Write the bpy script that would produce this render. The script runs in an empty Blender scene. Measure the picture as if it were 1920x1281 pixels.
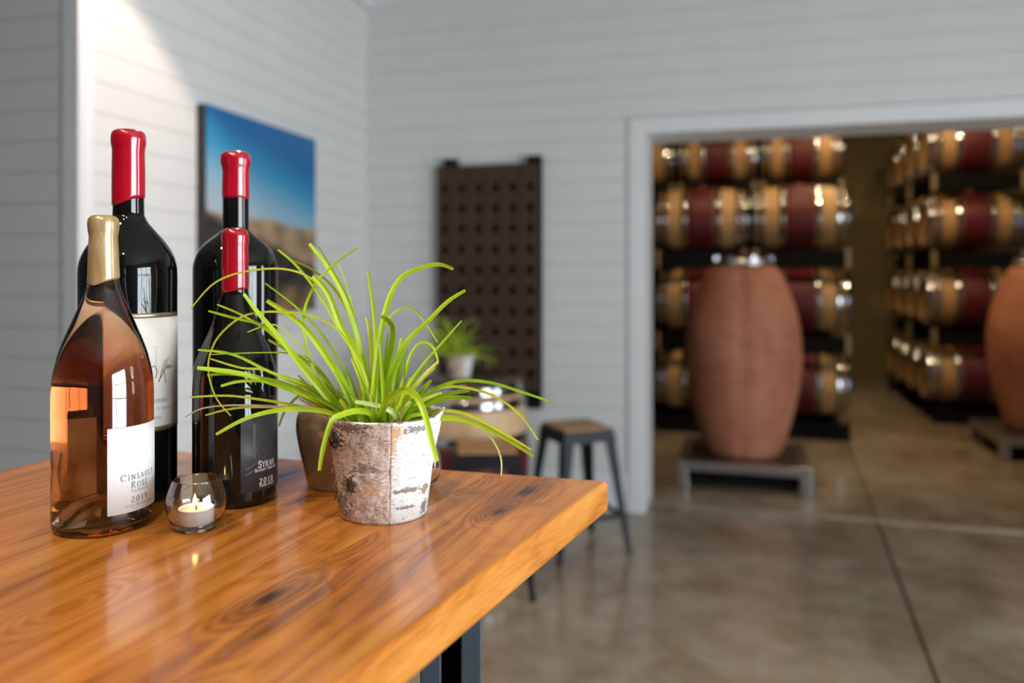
import bpy, bmesh, math, random
from mathutils import Vector, Matrix, noise

random.seed(7)
sc = bpy.context.scene
C = sc.collection
PI = math.pi

# ------------------------------------------------------------------ camera
H = 1.5                      # lens height above the floor
F = 1500.0                   # focal length in pixels of the 1920 frame
HY = 505.0                   # image row of the horizon
YAW = math.atan(1500.0 / 5285.0)
SN, CS = math.sin(YAW), math.cos(YAW)
TZ = H - 0.29                # table top height

cam_d = bpy.data.cameras.new('camera')
cam = bpy.data.objects.new('camera', cam_d)
C.objects.link(cam)
cam.location = (0, 0, H)
cam.rotation_euler = (PI / 2, 0, YAW)
cam_d.sensor_width = 36
cam_d.lens = F / 1920 * 36
cam_d.shift_y = -(640.5 - HY) / 1920
cam_d.clip_start = 0.05
cam_d.dof.use_dof = True
cam_d.dof.focus_distance = 0.915
cam_d.dof.aperture_fstop = 2.3
sc.camera = cam

# ------------------------------------------------------------------ world, exposure
w = bpy.data.worlds.new('world'); sc.world = w
w.use_nodes = True
w.node_tree.nodes['Background'].inputs[0].default_value = (0.62, 0.75, 1.0, 1)
w.node_tree.nodes['Background'].inputs[1].default_value = 0.6
sc.view_settings.view_transform = 'Standard'
sc.view_settings.look = 'None'
sc.view_settings.gamma = 1
sc.view_settings.exposure = 0.25
sc.view_settings.use_curve_mapping = False
sc.cycles.max_bounces = 14
sc.cycles.transmission_bounces = 14
sc.cycles.diffuse_bounces = 5
sc.cycles.glossy_bounces = 6

def area_light(name, loc, rot, sx, sy, power, color):
    l = bpy.data.lights.new(name, 'AREA'); l.shape = 'RECTANGLE'
    l.size = sx; l.size_y = sy; l.energy = power; l.color = color
    o = bpy.data.objects.new(name, l); C.objects.link(o)
    o.location = loc; o.rotation_euler = rot
    return o

XR = 3.8                     # inner face of the wall with the windows
# daylight just outside the glazed openings of the right-hand wall
area_light('daylight_large', (XR + 0.35, -0.25, 1.35), (0, PI / 2, 0), 2.5, 3.0, 330, (0.86, 0.93, 1.0))
area_light('daylight_small', (XR + 0.35, 2.9, 1.35), (0, PI / 2, 0), 2.5, 0.9, 85, (0.86, 0.93, 1.0))

def spot(name, loc, target, power, color, ang, blend, rad=0.04):
    l = bpy.data.lights.new(name, 'SPOT'); l.energy = power; l.color = color
    l.spot_size = math.radians(ang); l.spot_blend = blend; l.shadow_soft_size = rad
    o = bpy.data.objects.new(name, l); C.objects.link(o)
    o.location = loc
    o.rotation_euler = (Vector(target) - Vector(loc)).to_track_quat('-Z', 'Y').to_euler()
    return o

WARM = (1.0, 0.72, 0.45)

# ------------------------------------------------------------------ pixel helpers
def cam2room(X, d, z):
    return Vector((X * CS - d * SN, X * SN + d * CS, z))
def P(px, py, d):
    return cam2room((px - 960) / F * d, d, H - (py - HY) / F * d)
def PZ(px, py, z):
    return P(px, py, (H - z) * F / (py - HY))
def PD(px, d, z):
    return cam2room((px - 960) / F * d, d, z)
def dY(px, Y):               # depth of the plane y = Y along column px
    return Y / ((px - 960) / F * SN + CS)
def PY(px, py, Y):
    return P(px, py, dY(px, Y))
def face_cam(v):
    return math.atan2(-v.x, v.y)

# ------------------------------------------------------------------ materials
def newmat(name):
    m = bpy.data.materials.new(name); m.use_nodes = True
    nt = m.node_tree
    return m, nt, nt.nodes['Principled BSDF']
def N(nt, t, **kw):
    n = nt.nodes.new(t)
    for k, v in kw.items():
        if k == 'inp':
            for a, b in v.items(): n.inputs[a].default_value = b
        else: setattr(n, k, v)
    return n
def L(nt, a, b): nt.links.new(a, b)
def ramp(nt, fac, stops, interp='LINEAR'):
    r = N(nt, 'ShaderNodeValToRGB'); r.color_ramp.interpolation = interp
    el = r.color_ramp.elements
    while len(el) < len(stops): el.new(0.5)
    for e, (p, c) in zip(el, stops):
        e.position = p; e.color = (*c, 1)
    L(nt, fac, r.inputs[0]); return r
def coords(nt, scale=(1, 1, 1), rot=(0, 0, 0), kind='Object', loc=(0, 0, 0)):
    tc = N(nt, 'ShaderNodeTexCoord'); mp = N(nt, 'ShaderNodeMapping')
    mp.inputs['Scale'].default_value = scale; mp.inputs['Rotation'].default_value = rot
    mp.inputs['Location'].default_value = loc
    L(nt, tc.outputs[kind], mp.inputs[0]); return mp.outputs[0]
def noise_tex(nt, vec, scale, detail=4, rough=0.55, dist=0.0):
    n = N(nt, 'ShaderNodeTexNoise', inp={'Scale': scale, 'Detail': detail, 'Roughness': rough, 'Distortion': dist})
    L(nt, vec, n.inputs['Vector']); return n.outputs['Fac']
def mixc(nt, fac, a, b, mode='MIX'):
    n = N(nt, 'ShaderNodeMix', data_type='RGBA', blend_type=mode)
    for s, v in ((n.inputs[0], fac), (n.inputs[6], a), (n.inputs[7], b)):
        if isinstance(v, (int, float)): s.default_value = v
        elif isinstance(v, tuple): s.default_value = (*v, 1)
        else: L(nt, v, s)
    return n.outputs[2]
def math_n(nt, op, a, b=0.0, c=0.0):
    n = N(nt, 'ShaderNodeMath', operation=op)
    for s, v in zip(n.inputs, (a, b, c)):
        if isinstance(v, (int, float)): s.default_value = v
        else: L(nt, v, s)
    return n.outputs[0]
def bump(nt, b, h, strength=0.3, dist=0.01):
    n = N(nt, 'ShaderNodeBump', inp={'Strength': strength, 'Distance': dist})
    L(nt, h, n.inputs['Height']); L(nt, n.outputs[0], b.inputs['Normal'])
def plain(name, col, rough=0.5, metal=0.0, var=0.12, scale=30, coat=0.0, coat_r=0.05, spec=0.5, bmp=0.0):
    m, nt, b = newmat(name)
    f = noise_tex(nt, coords(nt), scale)
    dk = tuple(max(0, c * (1 - var)) for c in col); lt = tuple(c * (1 + var) for c in col)
    r = ramp(nt, f, [(0.3, dk), (0.7, lt)])
    L(nt, r.outputs[0], b.inputs['Base Color'])
    b.inputs['Roughness'].default_value = rough; b.inputs['Metallic'].default_value = metal
    b.inputs['Coat Weight'].default_value = coat; b.inputs['Coat Roughness'].default_value = coat_r
    b.inputs['Specular IOR Level'].default_value = spec
    if bmp: bump(nt, b, f, bmp, 0.004)
    return m
def paperize(m):
    nt = m.node_tree; b = nt.nodes['Principled BSDF']
    tr = N(nt, 'ShaderNodeBsdfTranslucent'); mx = N(nt, 'ShaderNodeMixShader', inp={0: 0.3})
    L(nt, b.inputs['Base Color'].links[0].from_socket, tr.inputs[0])
    L(nt, b.outputs[0], mx.inputs[1]); L(nt, tr.outputs[0], mx.inputs[2])
    L(nt, mx.outputs[0], nt.nodes['Material Output'].inputs[0])
    return m
def emis(name, col, s):
    m, nt, b = newmat(name)
    b.inputs['Base Color'].default_value = (0, 0, 0, 1)
    b.inputs['Emission Color'].default_value = (*col, 1); b.inputs['Emission Strength'].default_value = s
    return m

M = {}
M['wall'] = plain('painted_boards', (0.66, 0.665, 0.65), 0.55, var=0.02, scale=3)
M['wall_back'] = plain('wall_backing', (0.50, 0.50, 0.49), 0.8, var=0.03)
M['trim'] = plain('painted_trim', (0.72, 0.73, 0.73), 0.45, var=0.02, scale=4)
M['ceil'] = plain('ceiling_paint', (0.42, 0.42, 0.40), 0.8, var=0.02, scale=3)
M['dark_wall'] = plain('charcoal_paint', (0.07, 0.068, 0.065), 0.6, var=0.08, scale=2)
M['cellar'] = plain('cellar_plaster', (0.20, 0.155, 0.075), 0.85, var=0.12, scale=1.2)
M['black'] = plain('black_steel', (0.008, 0.0095, 0.013), 0.42, 0.0, var=0.2, scale=20, spec=0.22)
M['leg_steel'] = plain('blued_leg_steel', (0.050, 0.062, 0.080), 0.45, 0.0, var=0.15, scale=20, spec=0.4)
M['rack_black'] = plain('rack_black', (0.003, 0.003, 0.003), 0.7, var=0.2, spec=0.15)
M['rack_tan'] = plain('rack_post_tan', (0.30, 0.235, 0.12), 0.5, var=0.1)
M['steel'] = plain('brushed_steel', (0.55, 0.55, 0.58), 0.3, 1.0, var=0.1, scale=20)
M['hoop'] = plain('galvanised_hoop', (0.33, 0.34, 0.35), 0.13, 1.0, var=0.12, scale=25)
M['track'] = plain('door_track_metal', (0.46, 0.37, 0.29), 0.36, 0.55, var=0.15, scale=15)
M['wine_red'] = plain('barrel_red_stain', (0.105, 0.006, 0.009), 0.55, var=0.25, scale=14)
M['bung'] = plain('bung', (0.35, 0.12, 0.03), 0.6)
M['gold_line'] = plain('gold_foil', (0.62, 0.50, 0.30), 0.3, 0.9, var=0.1)
M['soil'] = plain('potting_soil', (0.03, 0.022, 0.014), 0.9, var=0.5, scale=150, bmp=0.6)
M['wax_red'] = plain('red_wax', (0.36, 0.002, 0.014), 0.2, var=0.1, scale=40, coat=0.9, coat_r=0.05, bmp=0.06)
M['paper'] = paperize(plain('label_paper', (0.88, 0.895, 0.90), 0.6, var=0.015, scale=60)); M['paper'].node_tree.nodes['Mix Shader'].inputs[0].default_value = 0.14
M['back_paper'] = paperize(plain('back_label_paper', (0.88, 0.88, 0.87), 0.6, var=0.015, scale=60)); M['back_paper'].node_tree.nodes['Mix Shader'].inputs[0].default_value = 0.78
M['paper_cream'] = plain('label_cream', (0.83, 0.82, 0.77), 0.6, var=0.015, scale=60)
M['paper_dark'] = plain('label_charcoal', (0.045, 0.050, 0.060), 0.5, var=0.06, scale=60)
M['ink_grey'] = plain('ink_grey', (0.055, 0.056, 0.062), 0.6, var=0.02)
M['ink_pale'] = plain('ink_pale', (0.33, 0.33, 0.34), 0.6, var=0.02)
M['ink_faint'] = plain('ink_faint', (0.74, 0.745, 0.74), 0.6, var=0.01)
M['ink_tan'] = plain('ink_tan', (0.62, 0.56, 0.49), 0.6, var=0.02)
M['ink_bronze'] = plain('ink_bronze', (0.20, 0.165, 0.12), 0.5, var=0.02)
M['ink_white'] = plain('ink_white', (0.78, 0.79, 0.80), 0.6, var=0.02)
M['ink_char'] = plain('ink_charcoal_light', (0.078, 0.084, 0.096), 0.45, var=0.02)
M['cup'] = plain('tealight_aluminium', (0.86, 0.86, 0.88), 0.4, 0.25, var=0.03)
M['wick'] = plain('wick', (0.01, 0.008, 0.006), 0.9)
M['flame'] = emis('flame', (1.0, 0.62, 0.22), 34)
M['bulb'] = emis('lamp_face', (1.0, 0.80, 0.55), 60)
M['wood_seat'] = None

def wood(name, dark, mid, light, axis='X', grain=1.0, rough=0.5, coat=0.0):
    m, nt, b = newmat(name)
    s = {'X': (2, 28, 28), 'Y': (28, 2, 28), 'Z': (28, 28, 2)}[axis]
    v = coords(nt, tuple(q * grain for q in s))
    f = noise_tex(nt, v, 1.0, 6, 0.6, 0.6)
    r = ramp(nt, f, [(0.28, dark), (0.5, mid), (0.75, light)])
    L(nt, r.outputs[0], b.inputs['Base Color'])
    b.inputs['Roughness'].default_value = rough
    b.inputs['Coat Weight'].default_value = coat
    bump(nt, b, f, 0.15, 0.003)
    return m
M['oak'] = wood('barrel_oak', (0.42, 0.22, 0.075), (0.54, 0.31, 0.12), (0.62, 0.38, 0.165), 'Z', 0.6, 0.5)
M['oak_pale'] = wood('barrel_oak_pale', (0.50, 0.31, 0.16), (0.58, 0.38, 0.21), (0.66, 0.45, 0.27), 'Z', 0.6, 0.5)
M['oak_head'] = wood('barrel_head_oak', (0.26, 0.14, 0.05), (0.36, 0.20, 0.08), (0.46, 0.27, 0.11), 'X', 0.6, 0.5)
M['head_dark'] = wood('barrel_head_dark', (0.035, 0.022, 0.014), (0.055, 0.035, 0.02), (0.08, 0.05, 0.03), 'X', 0.6, 0.4)
M['wood_seat'] = wood('stool_seat_wood', (0.27, 0.125, 0.04), (0.40, 0.20, 0.075), (0.50, 0.27, 0.11), 'X', 1.0, 0.5)
M['rack_wood'] = wood('riddling_wood', (0.020, 0.010, 0.005), (0.046, 0.022, 0.009), (0.085, 0.040, 0.015), 'Z', 0.7, 0.6)

def table_wood():
    m, nt, b = newmat('table_slab_wood')
    tc = N(nt, 'ShaderNodeTexCoord')
    oi = N(nt, 'ShaderNodeObjectInfo')
    cmb = N(nt, 'ShaderNodeCombineXYZ')
    L(nt, math_n(nt, 'MULTIPLY', oi.outputs['Random'], 7.0), cmb.inputs[0])
    L(nt, math_n(nt, 'MULTIPLY', oi.outputs['Random'], 0.6), cmb.inputs[2])
    add = N(nt, 'ShaderNodeVectorMath', operation='ADD')
    L(nt, tc.outputs['Object'], add.inputs[0]); L(nt, cmb.outputs[0], add.inputs[1])
    # knots: local warp + dark hearts
    mp = N(nt, 'ShaderNodeMapping'); L(nt, add.outputs[0], mp.inputs[0])
    mp.inputs['Rotation'].default_value = (0, 0, math.radians(-6))
    vor = N(nt, 'ShaderNodeTexVoronoi', inp={'Scale': 1.0, 'Randomness': 1.0})
    mk = N(nt, 'ShaderNodeMapping'); mk.inputs['Scale'].default_value = (3.0, 6.5, 0.0)
    L(nt, mp.outputs[0], mk.inputs[0]); L(nt, mk.outputs[0], vor.inputs['Vector'])
    kd = vor.outputs['Distance']
    knot = N(nt, 'ShaderNodeMapRange', inp={1: 0.0, 2: 0.28, 3: 1.0, 4: 0.0}); knot.interpolation_type = 'SMOOTHSTEP'
    L(nt, kd, knot.inputs[0])
    # cathedral figure: bands across the plank, pushed about by slow noise and knots
    sx = N(nt, 'ShaderNodeSeparateXYZ'); L(nt, mp.outputs[0], sx.inputs[0])
    mlow = N(nt, 'ShaderNodeMapping'); mlow.inputs['Scale'].default_value = (1.5, 6, 6)
    L(nt, mp.outputs[0], mlow.inputs[0])
    low = noise_tex(nt, mlow.outputs[0], 1.0, 3, 0.5, 0.4)
    ph = math_n(nt, 'ADD', math_n(nt, 'MULTIPLY', sx.outputs[1], 60.0), math_n(nt, 'MULTIPLY', low, 11.0))
    ph = math_n(nt, 'ADD', ph, math_n(nt, 'MULTIPLY', knot.outputs[0], 9.0))
    ph = math_n(nt, 'ADD', ph, math_n(nt, 'MULTIPLY', sx.outputs[2], 34.0))
    # the two large knots of this slab: eyes with flowing grain around them
    kb = PZ(1139, 903, TZ); ke = PZ(640, 1281, TZ); ka = math.atan2(ke.y - kb.y, ke.x - kb.x)
    eyes = []
    for (kx, ky, rx_, ry_) in ((505, 1120, 0.020, 0.0065), (990, 922, 0.030, 0.011), (935, 960, 0.014, 0.006), (505, 900, 0.05, 0.012)):
        kp = PZ(kx, ky, TZ); q = Matrix.Rotation(-ka, 2) @ Vector((kp.x - kb.x, kp.y - kb.y))
        sub = N(nt, 'ShaderNodeVectorMath', operation='SUBTRACT'); L(nt, tc.outputs['Object'], sub.inputs[0]); sub.inputs[1].default_value = (q.x, q.y, TZ)
        dv_ = N(nt, 'ShaderNodeVectorMath', operation='DIVIDE'); L(nt, sub.outputs[0], dv_.inputs[0]); dv_.inputs[1].default_value = (rx_, ry_, 0.05)
        ln_ = N(nt, 'ShaderNodeVectorMath', operation='LENGTH'); L(nt, dv_.outputs[0], ln_.inputs[0])
        eyes.append(ln_.outputs['Value'])
        mr_ = N(nt, 'ShaderNodeMapRange', inp={1: 0.0, 2: 5.5, 3: 1.0, 4: 0.0}); mr_.interpolation_type = 'SMOOTHSTEP'
        L(nt, ln_.outputs['Value'], mr_.inputs[0])
        ph = math_n(nt, 'ADD', ph, math_n(nt, 'MULTIPLY', mr_.outputs[0], 8.0))
    fr = math_n(nt, 'PINGPONG', ph, 1.0)
    mf = N(nt, 'ShaderNodeMapping'); mf.inputs['Scale'].default_value = (7, 260, 260)
    L(nt, mp.outputs[0], mf.inputs[0])
    fine = noise_tex(nt, mf.outputs[0], 1.0, 5, 0.65, 0.3)
    mm = N(nt, 'ShaderNodeMapping'); mm.inputs['Scale'].default_value = (1.6, 14, 14)
    L(nt, mp.outputs[0], mm.inputs[0])
    broad = noise_tex(nt, mm.outputs[0], 1.0, 3, 0.5, 0.5)
    v = math_n(nt, 'ADD', math_n(nt, 'MULTIPLY', fr, 0.14), math_n(nt, 'MULTIPLY', fine, 0.48))
    v = math_n(nt, 'ADD', v, math_n(nt, 'MULTIPLY', broad, 0.55))
    r = ramp(nt, v, [(0.34, (0.11, 0.028, 0.004)), (0.47, (0.36, 0.108, 0.013)), (0.60, (0.53, 0.185, 0.025)), (0.80, (0.66, 0.28, 0.055))])
    heart = N(nt, 'ShaderNodeMapRange', inp={1: 0.02, 2: 0.13, 3: 0.92, 4: 0.0}); heart.interpolation_type = 'SMOOTHSTEP'
    jit = math_n(nt, 'ADD', kd, math_n(nt, 'MULTIPLY', math_n(nt, 'SUBTRACT', fine, 0.5), 0.10))
    L(nt, jit, heart.inputs[0])
    pick = N(nt, 'ShaderNodeSeparateColor'); L(nt, vor.outputs['Color'], pick.inputs[0])
    gate = math_n(nt, 'GREATER_THAN', pick.outputs[0], 0.5)
    col = mixc(nt, math_n(nt, 'MULTIPLY', heart.outputs[0], gate), r.outputs[0], (0.035, 0.014, 0.006))
    halo = math_n(nt, 'MULTIPLY', math_n(nt, 'MULTIPLY', knot.outputs[0], gate), 0.45)
    col = mixc(nt, halo, col, (0.15, 0.05, 0.012))
    for ey in eyes:
        jy = math_n(nt, 'ADD', ey, math_n(nt, 'MULTIPLY', math_n(nt, 'SUBTRACT', fine, 0.5), 3.0))
        for (lo_, hi_, k_, c_) in ((1.2, 4.2, 0.55, (0.13, 0.038, 0.007)), (0.4, 1.3, 0.92, (0.022, 0.009, 0.004))):
            mr_ = N(nt, 'ShaderNodeMapRange', inp={1: lo_, 2: hi_, 3: k_, 4: 0.0}); mr_.interpolation_type = 'SMOOTHSTEP'
            L(nt, jy, mr_.inputs[0]); col = mixc(nt, mr_.outputs[0], col, c_)
    L(nt, col, b.inputs['Base Color'])
    b.inputs['Roughness'].default_value = 0.38
    b.inputs['Specular IOR Level'].default_value = 0.12
    b.inputs['Coat Weight'].default_value = 0.7
    b.inputs['Coat Roughness'].default_value = 0.13
    bump(nt, b, fine, 0.06, 0.002)
    return m
M['table'] = table_wood()

def concrete():
    m, nt, b = newmat('polished_concrete')
    v = coords(nt)
    a = noise_tex(nt, v, 0.9, 6, 0.6, 0.4)
    c = noise_tex(nt, v, 5.0, 6, 0.65, 0.2)
    f = math_n(nt, 'ADD', math_n(nt, 'MULTIPLY', a, 0.65), math_n(nt, 'MULTIPLY', c, 0.35))
    r = ramp(nt, f, [(0.30, (0.15, 0.10, 0.06)), (0.46, (0.27, 0.205, 0.14)), (0.56, (0.36, 0.30, 0.22)), (0.72, (0.46, 0.42, 0.345))])
    L(nt, r.outputs[0], b.inputs['Base Color'])
    b.inputs['Roughness'].default_value = 0.2
    rr = ramp(nt, c, [(0.3, (0.10,) * 3), (0.7, (0.22,) * 3)])
    L(nt, rr.outputs[0], b.inputs['Roughness'])
    b.inputs['Specular IOR Level'].default_value = 0.5
    return m
M['floor'] = concrete()
M['joint'] = plain('floor_joint', (0.16, 0.11, 0.07), 0.8)

def glass(name, col, ior=1.5, rough=0.0):
    m, nt, b = newmat(name)
    b.inputs['Base Color'].default_value = (*col, 1)
    b.inputs['Transmission Weight'].default_value = 1
    b.inputs['Roughness'].default_value = rough; b.inputs['IOR'].default_value = ior
    return m
M['clear'] = glass('clear_glass', (0.985, 0.99, 0.985))
M['flint'] = glass('flint_glass', (0.99, 0.985, 0.98), 1.5)
mw = glass('rose_wine', (1, 1, 1), 1.34)
nt = mw.node_tree
va = N(nt, 'ShaderNodeVolumeAbsorption', inp={'Color': (0.995, 0.70, 0.42, 1), 'Density': 28.0})
L(nt, va.outputs[0], nt.nodes['Material Output'].inputs['Volume'])
M['wine'] = mw
def dark_glass():
    m, nt, b = newmat('dark_bottle_glass')
    lw = noise_tex(nt, coords(nt), 6)
    r = ramp(nt, lw, [(0.3, (0.0025, 0.003, 0.003)), (0.7, (0.005, 0.005, 0.0045))])
    L(nt, r.outputs[0], b.inputs['Base Color'])
    b.inputs['Roughness'].default_value = 0.03
    b.inputs['Specular IOR Level'].default_value = 0.5
    return m
M['dark_glass'] = dark_glass()
def gold_wax():
    m, nt, b = newmat('gold_wax')
    f = noise_tex(nt, coords(nt, (40, 40, 14)), 1.0, 4, 0.6, 1.5)
    r = ramp(nt, f, [(0.3, (0.34, 0.215, 0.085)), (0.55, (0.48, 0.34, 0.165)), (0.75, (0.60, 0.47, 0.27))])
    L(nt, r.outputs[0], b.inputs['Base Color'])
    b.inputs['Metallic'].default_value = 0.3; b.inputs['Roughness'].default_value = 0.28
    b.inputs['Coat Weight'].default_value = 0.5; b.inputs['Coat Roughness'].default_value = 0.08
    bump(nt, b, f, 0.12, 0.002)
    return m
M['wax_gold'] = gold_wax()
def wax_tea():
    m, nt, b = newmat('tealight_wax')
    f = noise_tex(nt, coords(nt), 60)
    r = ramp(nt, f, [(0.3, (0.84, 0.78, 0.70)), (0.7, (0.88, 0.83, 0.76))])
    L(nt, r.outputs[0], b.inputs['Base Color'])
    b.inputs['Roughness'].default_value = 0.35
    b.inputs['Subsurface Weight'].default_value = 0.3
    b.inputs['Subsurface Radius'].default_value = (0.01, 0.006, 0.003)
    return m
M['tea_wax'] = wax_tea()
def vase_glaze():
    m, nt, b = newmat('taupe_lustre_glaze')
    f = noise_tex(nt, coords(nt, (30, 30, 6)), 1.0, 3)
    r = ramp(nt, f, [(0.3, (0.33, 0.235, 0.155)), (0.7, (0.43, 0.325, 0.23))])
    L(nt, r.outputs[0], b.inputs['Base Color'])
    b.inputs['Metallic'].default_value = 0.4; b.inputs['Roughness'].default_value = 0.24
    return m
M['vase'] = vase_glaze()
def leaf(name, a, c2):
    m, nt, b = newmat(name)
    v = coords(nt, (60, 60, 8))
    f = noise_tex(nt, v, 1.0, 2)
    r = ramp(nt, f, [(0.25, a), (0.75, c2)])
    tr = N(nt, 'ShaderNodeBsdfTranslucent'); mx = N(nt, 'ShaderNodeMixShader', inp={0: 0.38})
    L(nt, r.outputs[0], b.inputs['Base Color']); L(nt, r.outputs[0], tr.inputs[0])
    b.inputs['Roughness'].default_value = 0.42
    L(nt, b.outputs[0], mx.inputs[1]); L(nt, tr.outputs[0], mx.inputs[2])
    L(nt, mx.outputs[0], nt.nodes['Material Output'].inputs[0])
    return m
M['leaf'] = leaf('grass_blade_lime', (0.36, 0.54, 0.012), (0.53, 0.70, 0.028))
M['leaf2'] = leaf('grass_blade_green', (0.22, 0.40, 0.012), (0.36, 0.57, 0.02))
M['leaf3'] = leaf('grass_blade_olive', (0.46, 0.50, 0.025), (0.56, 0.58, 0.035))
M['leaf4'] = leaf('grass_blade_pale', (0.56, 0.66, 0.19), (0.68, 0.76, 0.30))
M['straw'] = leaf('dry_straw', (0.40, 0.27, 0.15), (0.50, 0.37, 0.23))

def terracotta():
    m, nt, b = newmat('terracotta')
    a = noise_tex(nt, coords(nt, (1, 1, 0.8)), 2.6, 5, 0.6, 0.5)
    c = noise_tex(nt, coords(nt, (1, 1, 6)), 5.0, 4, 0.6)
    f = math_n(nt, 'ADD', math_n(nt, 'MULTIPLY', a, 0.75), math_n(nt, 'MULTIPLY', c, 0.25))
    r = ramp(nt, f, [(0.3, (0.26, 0.085, 0.042)), (0.5, (0.42, 0.155, 0.08)), (0.72, (0.56, 0.245, 0.14))])
    L(nt, r.outputs[0], b.inputs['Base Color']); b.inputs['Roughness'].default_value = 0.75
    bump(nt, b, c, 0.2, 0.01)
    return m
M['terra'] = terracotta()

def birch(name, right):
    m, nt, b = newmat(name)
    tc = N(nt, 'ShaderNodeTexCoord')
    v = coords(nt, (110, 110, 900) if right else (150, 150, 800), (0, 0 if right else math.radians(24), 0))
    len_ = noise_tex(nt, v, 1.0, 3, 0.6, 0.2)
    v2 = coords(nt, (230, 230, 330))
    blot = noise_tex(nt, v2, 1.0, 6, 0.7, 0.4)
    v3 = coords(nt, (60, 60, 90))
    big = noise_tex(nt, v3, 1.0, 3, 0.5, 0.3)
    if right:
        base = ramp(nt, blot, [(0.28, (0.46, 0.38, 0.33)), (0.42, (0.70, 0.685, 0.67)), (0.8, (0.77, 0.77, 0.77))]).outputs[0]
        dash = ramp(nt, len_, [(0.325, (1, 1, 1)), (0.375, (0, 0, 0))]).outputs[0]
        col = mixc(nt, dash, base, (0.12, 0.09, 0.07))
    else:
        base = ramp(nt, blot, [(0.28, (0.13, 0.08, 0.05)), (0.42, (0.44, 0.32, 0.26)), (0.56, (0.62, 0.50, 0.45)), (0.75, (0.76, 0.70, 0.69))]).outputs[0]
        dash = ramp(nt, len_, [(0.32, (1, 1, 1)), (0.39, (0, 0, 0))]).outputs[0]
        col = mixc(nt, dash, base, (0.10, 0.065, 0.045))
        warm = ramp(nt, big, [(0.60, (0, 0, 0)), (0.72, (0.6, 0.6, 0.6))]).outputs[0]
        col = mixc(nt, warm, col, (0.44, 0.24, 0.13))
    # stained patches of bark: (position, radius)
    for (pos, rad, c3, k) in (BIRCH_R if right else BIRCH_L):
        d = N(nt, 'ShaderNodeVectorMath', operation='SUBTRACT'); L(nt, tc.outputs['Object'], d.inputs[0]); d.inputs[1].default_value = pos
        s = N(nt, 'ShaderNodeVectorMath', operation='DIVIDE'); L(nt, d.outputs[0], s.inputs[0]); s.inputs[1].default_value = rad
        ln = N(nt, 'ShaderNodeVectorMath', operation='LENGTH'); L(nt, s.outputs[0], ln.inputs[0])
        dd = math_n(nt, 'ADD', ln.outputs['Value'], math_n(nt, 'MULTIPLY', math_n(nt, 'SUBTRACT', blot, 0.5), 4.2))
        mr = N(nt, 'ShaderNodeMapRange', inp={1: 0.75, 2: 1.05, 3: k, 4: 0.0}); L(nt, dd, mr.inputs[0])
        col = mixc(nt, mr.outputs[0], col, c3)
    L(nt, col, b.inputs['Base Color']); b.inputs['Roughness'].default_value = 0.55
    bump(nt, b, blot, 0.5, 0.003)
    return m
def pot_pt(phi, z):          # point on the outside of the pot, phi from the camera side
    r = 0.0506 + (0.066 - 0.0506) * z / 0.118
    a = math.radians(phi)
    return (r * math.sin(a), -r * math.cos(a), z)
KN = (0.030, 0.018, 0.010); TAN = (0.55, 0.33, 0.15)
BIRCH_L = [(pot_pt(-62, 0.094), (0.016, 0.016, 0.013), KN, 0.95), (pot_pt(-42, 0.045), (0.011, 0.011, 0.0105), (0.05, 0.035, 0.025), 0.9),
           (pot_pt(-15, 0.040), (0.016, 0.016, 0.006), TAN, 0.8), (pot_pt(-62, 0.020), (0.014, 0.016, 0.016), (0.12, 0.075, 0.045), 0.7),
           (pot_pt(-22, 0.066), (0.018, 0.016, 0.006), (0.10, 0.08, 0.065), 0.6), (pot_pt(-40, 0.112), (0.03, 0.03, 0.006), (0.09, 0.05, 0.03), 0.7)]
BIRCH_R = [(pot_pt(10, 0.108), (0.010, 0.010, 0.010), (0.62, 0.34, 0.14), 0.85), (pot_pt(8, 0.090), (0.006, 0.008, 0.012), (0.62, 0.38, 0.18), 0.8),
           (pot_pt(35, 0.108), (0.020, 0.016, 0.0045), (0.10, 0.08, 0.07), 0.75), (pot_pt(30, 0.038), (0.024, 0.02, 0.003), (0.16, 0.10, 0.05), 0.85),
           (pot_pt(58, 0.034), (0.010, 0.010, 0.006), (0.20, 0.13, 0.06), 0.85), (pot_pt(62, 0.012), (0.006, 0.008, 0.010), (0.12, 0.075, 0.04), 0.8),
           (pot_pt(28, 0.018), (0.014, 0.014, 0.0018), (0.10, 0.07, 0.05), 0.8), (pot_pt(7, 0.045), (0.003, 0.006, 0.05), (0.60, 0.45, 0.26), 0.7)]
M['birch_l'] = birch('birch_bark_rough', False)
M['birch_r'] = birch('birch_bark_white', True)

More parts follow.
